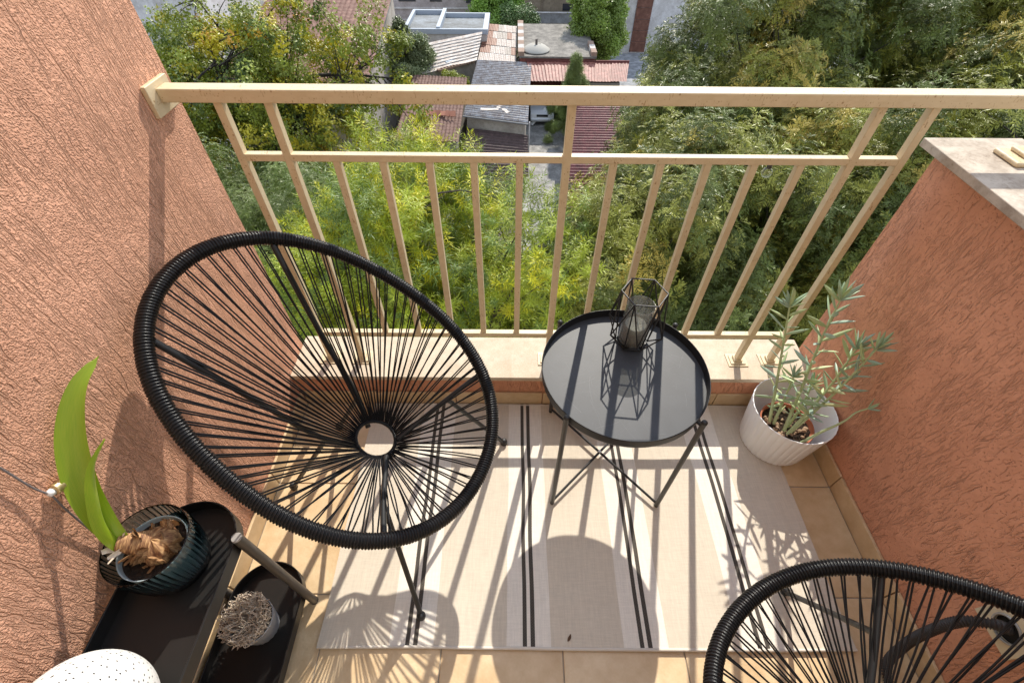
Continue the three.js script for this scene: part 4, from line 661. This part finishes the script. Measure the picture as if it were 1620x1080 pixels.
const autumn = (c, tone0, r) => { const k = 0.7 + 0.6 * r(), tone = 0.65 * tone0 + 0.35 * r(); if (tone < 0.07) c.setRGB(0.62 * k, 0.36 * k, 0.03 * k); else if (tone < 0.32) c.setRGB(0.52 * k, 0.46 * k, 0.03 * k); else if (tone < 0.7) c.setRGB(0.28 * k, 0.33 * k, 0.04 * k); else c.setRGB(0.14 * k, 0.20 * k, 0.045 * k); };
const plain = (R, G, B) => (c, tone, r) => { const k = 0.55 + 0.5 * tone + 0.3 * r(); c.setRGB(R * k, G * k, B * k); };
tree({ name: 'ash_tree', label: 'bright yellow green feathery leaved tree rising just beyond the railing', seed: 101, base: [-1.4, GY0, -6.6], c: [-1.45, -4.6, -6.2], r: [2.6, 3.15, 2.5], clumps: 360, per: 30, clumpR: 0.38, size: 1.0, trunk: 0.2, limbs: 14, geo: ash, mat: m1, colour: yellowGreen });
const rowOf = 'dark green trees along the parapet side';
tree({ name: 'dark_ash_tree', label: 'tall dark green tree with pale leaf tips next to the red garage roof', group: rowOf, seed: 202, base: [6.2, GY0, -12.4], c: [6.3, -4.6, -12.2], r: [3.7, 4.6, 3.5], clumps: 430, per: 34, clumpR: 0.46, size: 1.25, trunk: 0.26, limbs: 16, geo: ash2, mat: m2, colour: darkGreen, bark: barkDark });
tree({ name: 'dark_ash_tree', label: 'broad dark green tree behind the parapet coping', group: rowOf, seed: 303, base: [11.8, GY0, -11.4], c: [11.8, -4.3, -11.4], r: [4.0, 4.7, 3.6], clumps: 430, per: 34, clumpR: 0.48, size: 1.3, trunk: 0.26, limbs: 16, geo: ash2, mat: m2, colour: darkGreen, bark: barkDark });
tree({ name: 'dark_ash_tree', label: 'dark green tree in shade below the round tray table side of the railing', group: rowOf, seed: 404, base: [3.4, GY0, -6.6], c: [3.0, -5.3, -7.0], r: [2.75, 3.2, 2.3], clumps: 330, per: 32, clumpR: 0.40, size: 1.15, trunk: 0.2, limbs: 12, geo: ash2, mat: m2, colour: darkGreen, bark: barkDark });
tree({ name: 'dark_ash_tree', label: 'dark green tree rising close behind the parapet wall', group: rowOf, seed: 505, base: [7.2, GY0, -6.9], c: [7.1, -4.7, -6.9], r: [2.6, 3.4, 2.2], clumps: 290, per: 32, clumpR: 0.40, size: 1.15, trunk: 0.2, limbs: 12, geo: ash2, mat: m2, colour: darkGreen, bark: barkDark });
tree({ name: 'autumn_tree', label: 'spreading tree with yellow and orange autumn leaves and dark boughs', seed: 606, base: [-9.6, GY0, -23.5], c: [-11.6, -7.2, -23.2], r: [6.4, 4.3, 4.2], clumps: 330, per: 15, clumpR: 0.66, size: 1.05, trunk: 0.34, limbs: 22, geo: round, mat: m3, colour: autumn, bark: barkDark, up: 0.2, shell: 0.5 });
tree({ name: 'green_ash_tree', label: 'mid green tree filling the gap between the salmon wall and the yellow green tree', seed: 111, base: [-6.2, GY0, -10.8], c: [-6.2, -7.2, -10.6], r: [3.4, 3.0, 2.6], clumps: 240, per: 26, clumpR: 0.46, size: 1.2, trunk: 0.2, limbs: 12, geo: ash2, mat: m3, colour: plain(0.20, 0.26, 0.05), bark: barkDark });
tree({ name: 'olive_tree', label: 'dense dull green tree beside the white seamed roof', seed: 707, base: [-7.7, GY0, -37.6], c: [-7.6, -10.2, -37.2], r: [1.6, 2.4, 1.5], clumps: 60, per: 40, clumpR: 0.5, size: 0.9, trunk: 0.16, limbs: 5, geo: roundS, mat: m2, colour: plain(0.20, 0.24, 0.10) });
tree({ name: 'lime_tree', label: 'fresh green tree between the grey roof and the beige house', seed: 808, base: [-1.8, GY0, -52.5], c: [-1.8, -9.6, -52], r: [2.4, 3.0, 2.2], clumps: 70, per: 36, clumpR: 0.75, size: 1.2, trunk: 0.2, limbs: 6, geo: roundS, mat: m3, colour: plain(0.26, 0.42, 0.07) });
tree({ name: 'dark_bush', label: 'dark green bush behind the patched rusty roof', category: 'bush', seed: 818, base: [0.6, GY0, -50.5], c: [0.4, -11.2, -50.3], r: [1.7, 1.9, 1.5], clumps: 45, per: 36, clumpR: 0.6, size: 1.1, trunk: 0.14, limbs: 4, geo: roundS, mat: m2, colour: plain(0.16, 0.25, 0.08) });
tree({ name: 'fig_tree', label: 'leafy bright green tree overhanging the flat concrete roof', seed: 909, base: [7.0, GY0, -44.2], c: [6.8, -9.4, -44.2], r: [2.3, 3.3, 2.2], clumps: 80, per: 40, clumpR: 0.7, size: 1.15, trunk: 0.2, limbs: 6, geo: roundS, mat: m3, colour: plain(0.26, 0.36, 0.06) });
tree({ name: 'conifer', label: 'slim pointed conifer in front of the faded red roof', seed: 919, base: [4.05, GY0, -33.3], c: [4.0, -11.2, -33.3], r: [1.7, 2.6, 1.7], clumps: 110, per: 26, clumpR: 0.26, size: 0.8, trunk: 0.1, limbs: 0, geo: needle, mat: m2, colour: plain(0.22, 0.28, 0.07), cone: true });
tree({ name: 'round_shrub', label: 'round dark green shrub beside the silver car', category: 'shrub', seed: 929, base: [4.1, GY0, -36.0], c: [4.0, -12.7, -36], r: [0.95, 0.9, 1.0], clumps: 40, per: 30, clumpR: 0.3, size: 0.7, trunk: 0.06, limbs: 0, geo: roundS, mat: m2, colour: plain(0.12, 0.24, 0.06) });
tree({ name: 'climbing_vine', label: 'yellow green vine on the wall under the white seamed roof', category: 'vine', seed: 939, base: [-4.6, GY0, -35.9], c: [-4.5, -11.1, -36.2], r: [1.2, 0.75, 0.5], clumps: 26, per: 30, clumpR: 0.3, size: 0.6, trunk: 0.05, limbs: 0, geo: roundS, mat: m3, colour: plain(0.42, 0.46, 0.05) });

scene.traverse((o) => { if (o.isMesh) { o.castShadow = true; o.receiveShadow = true; } });
renderer.render(scene, camera);
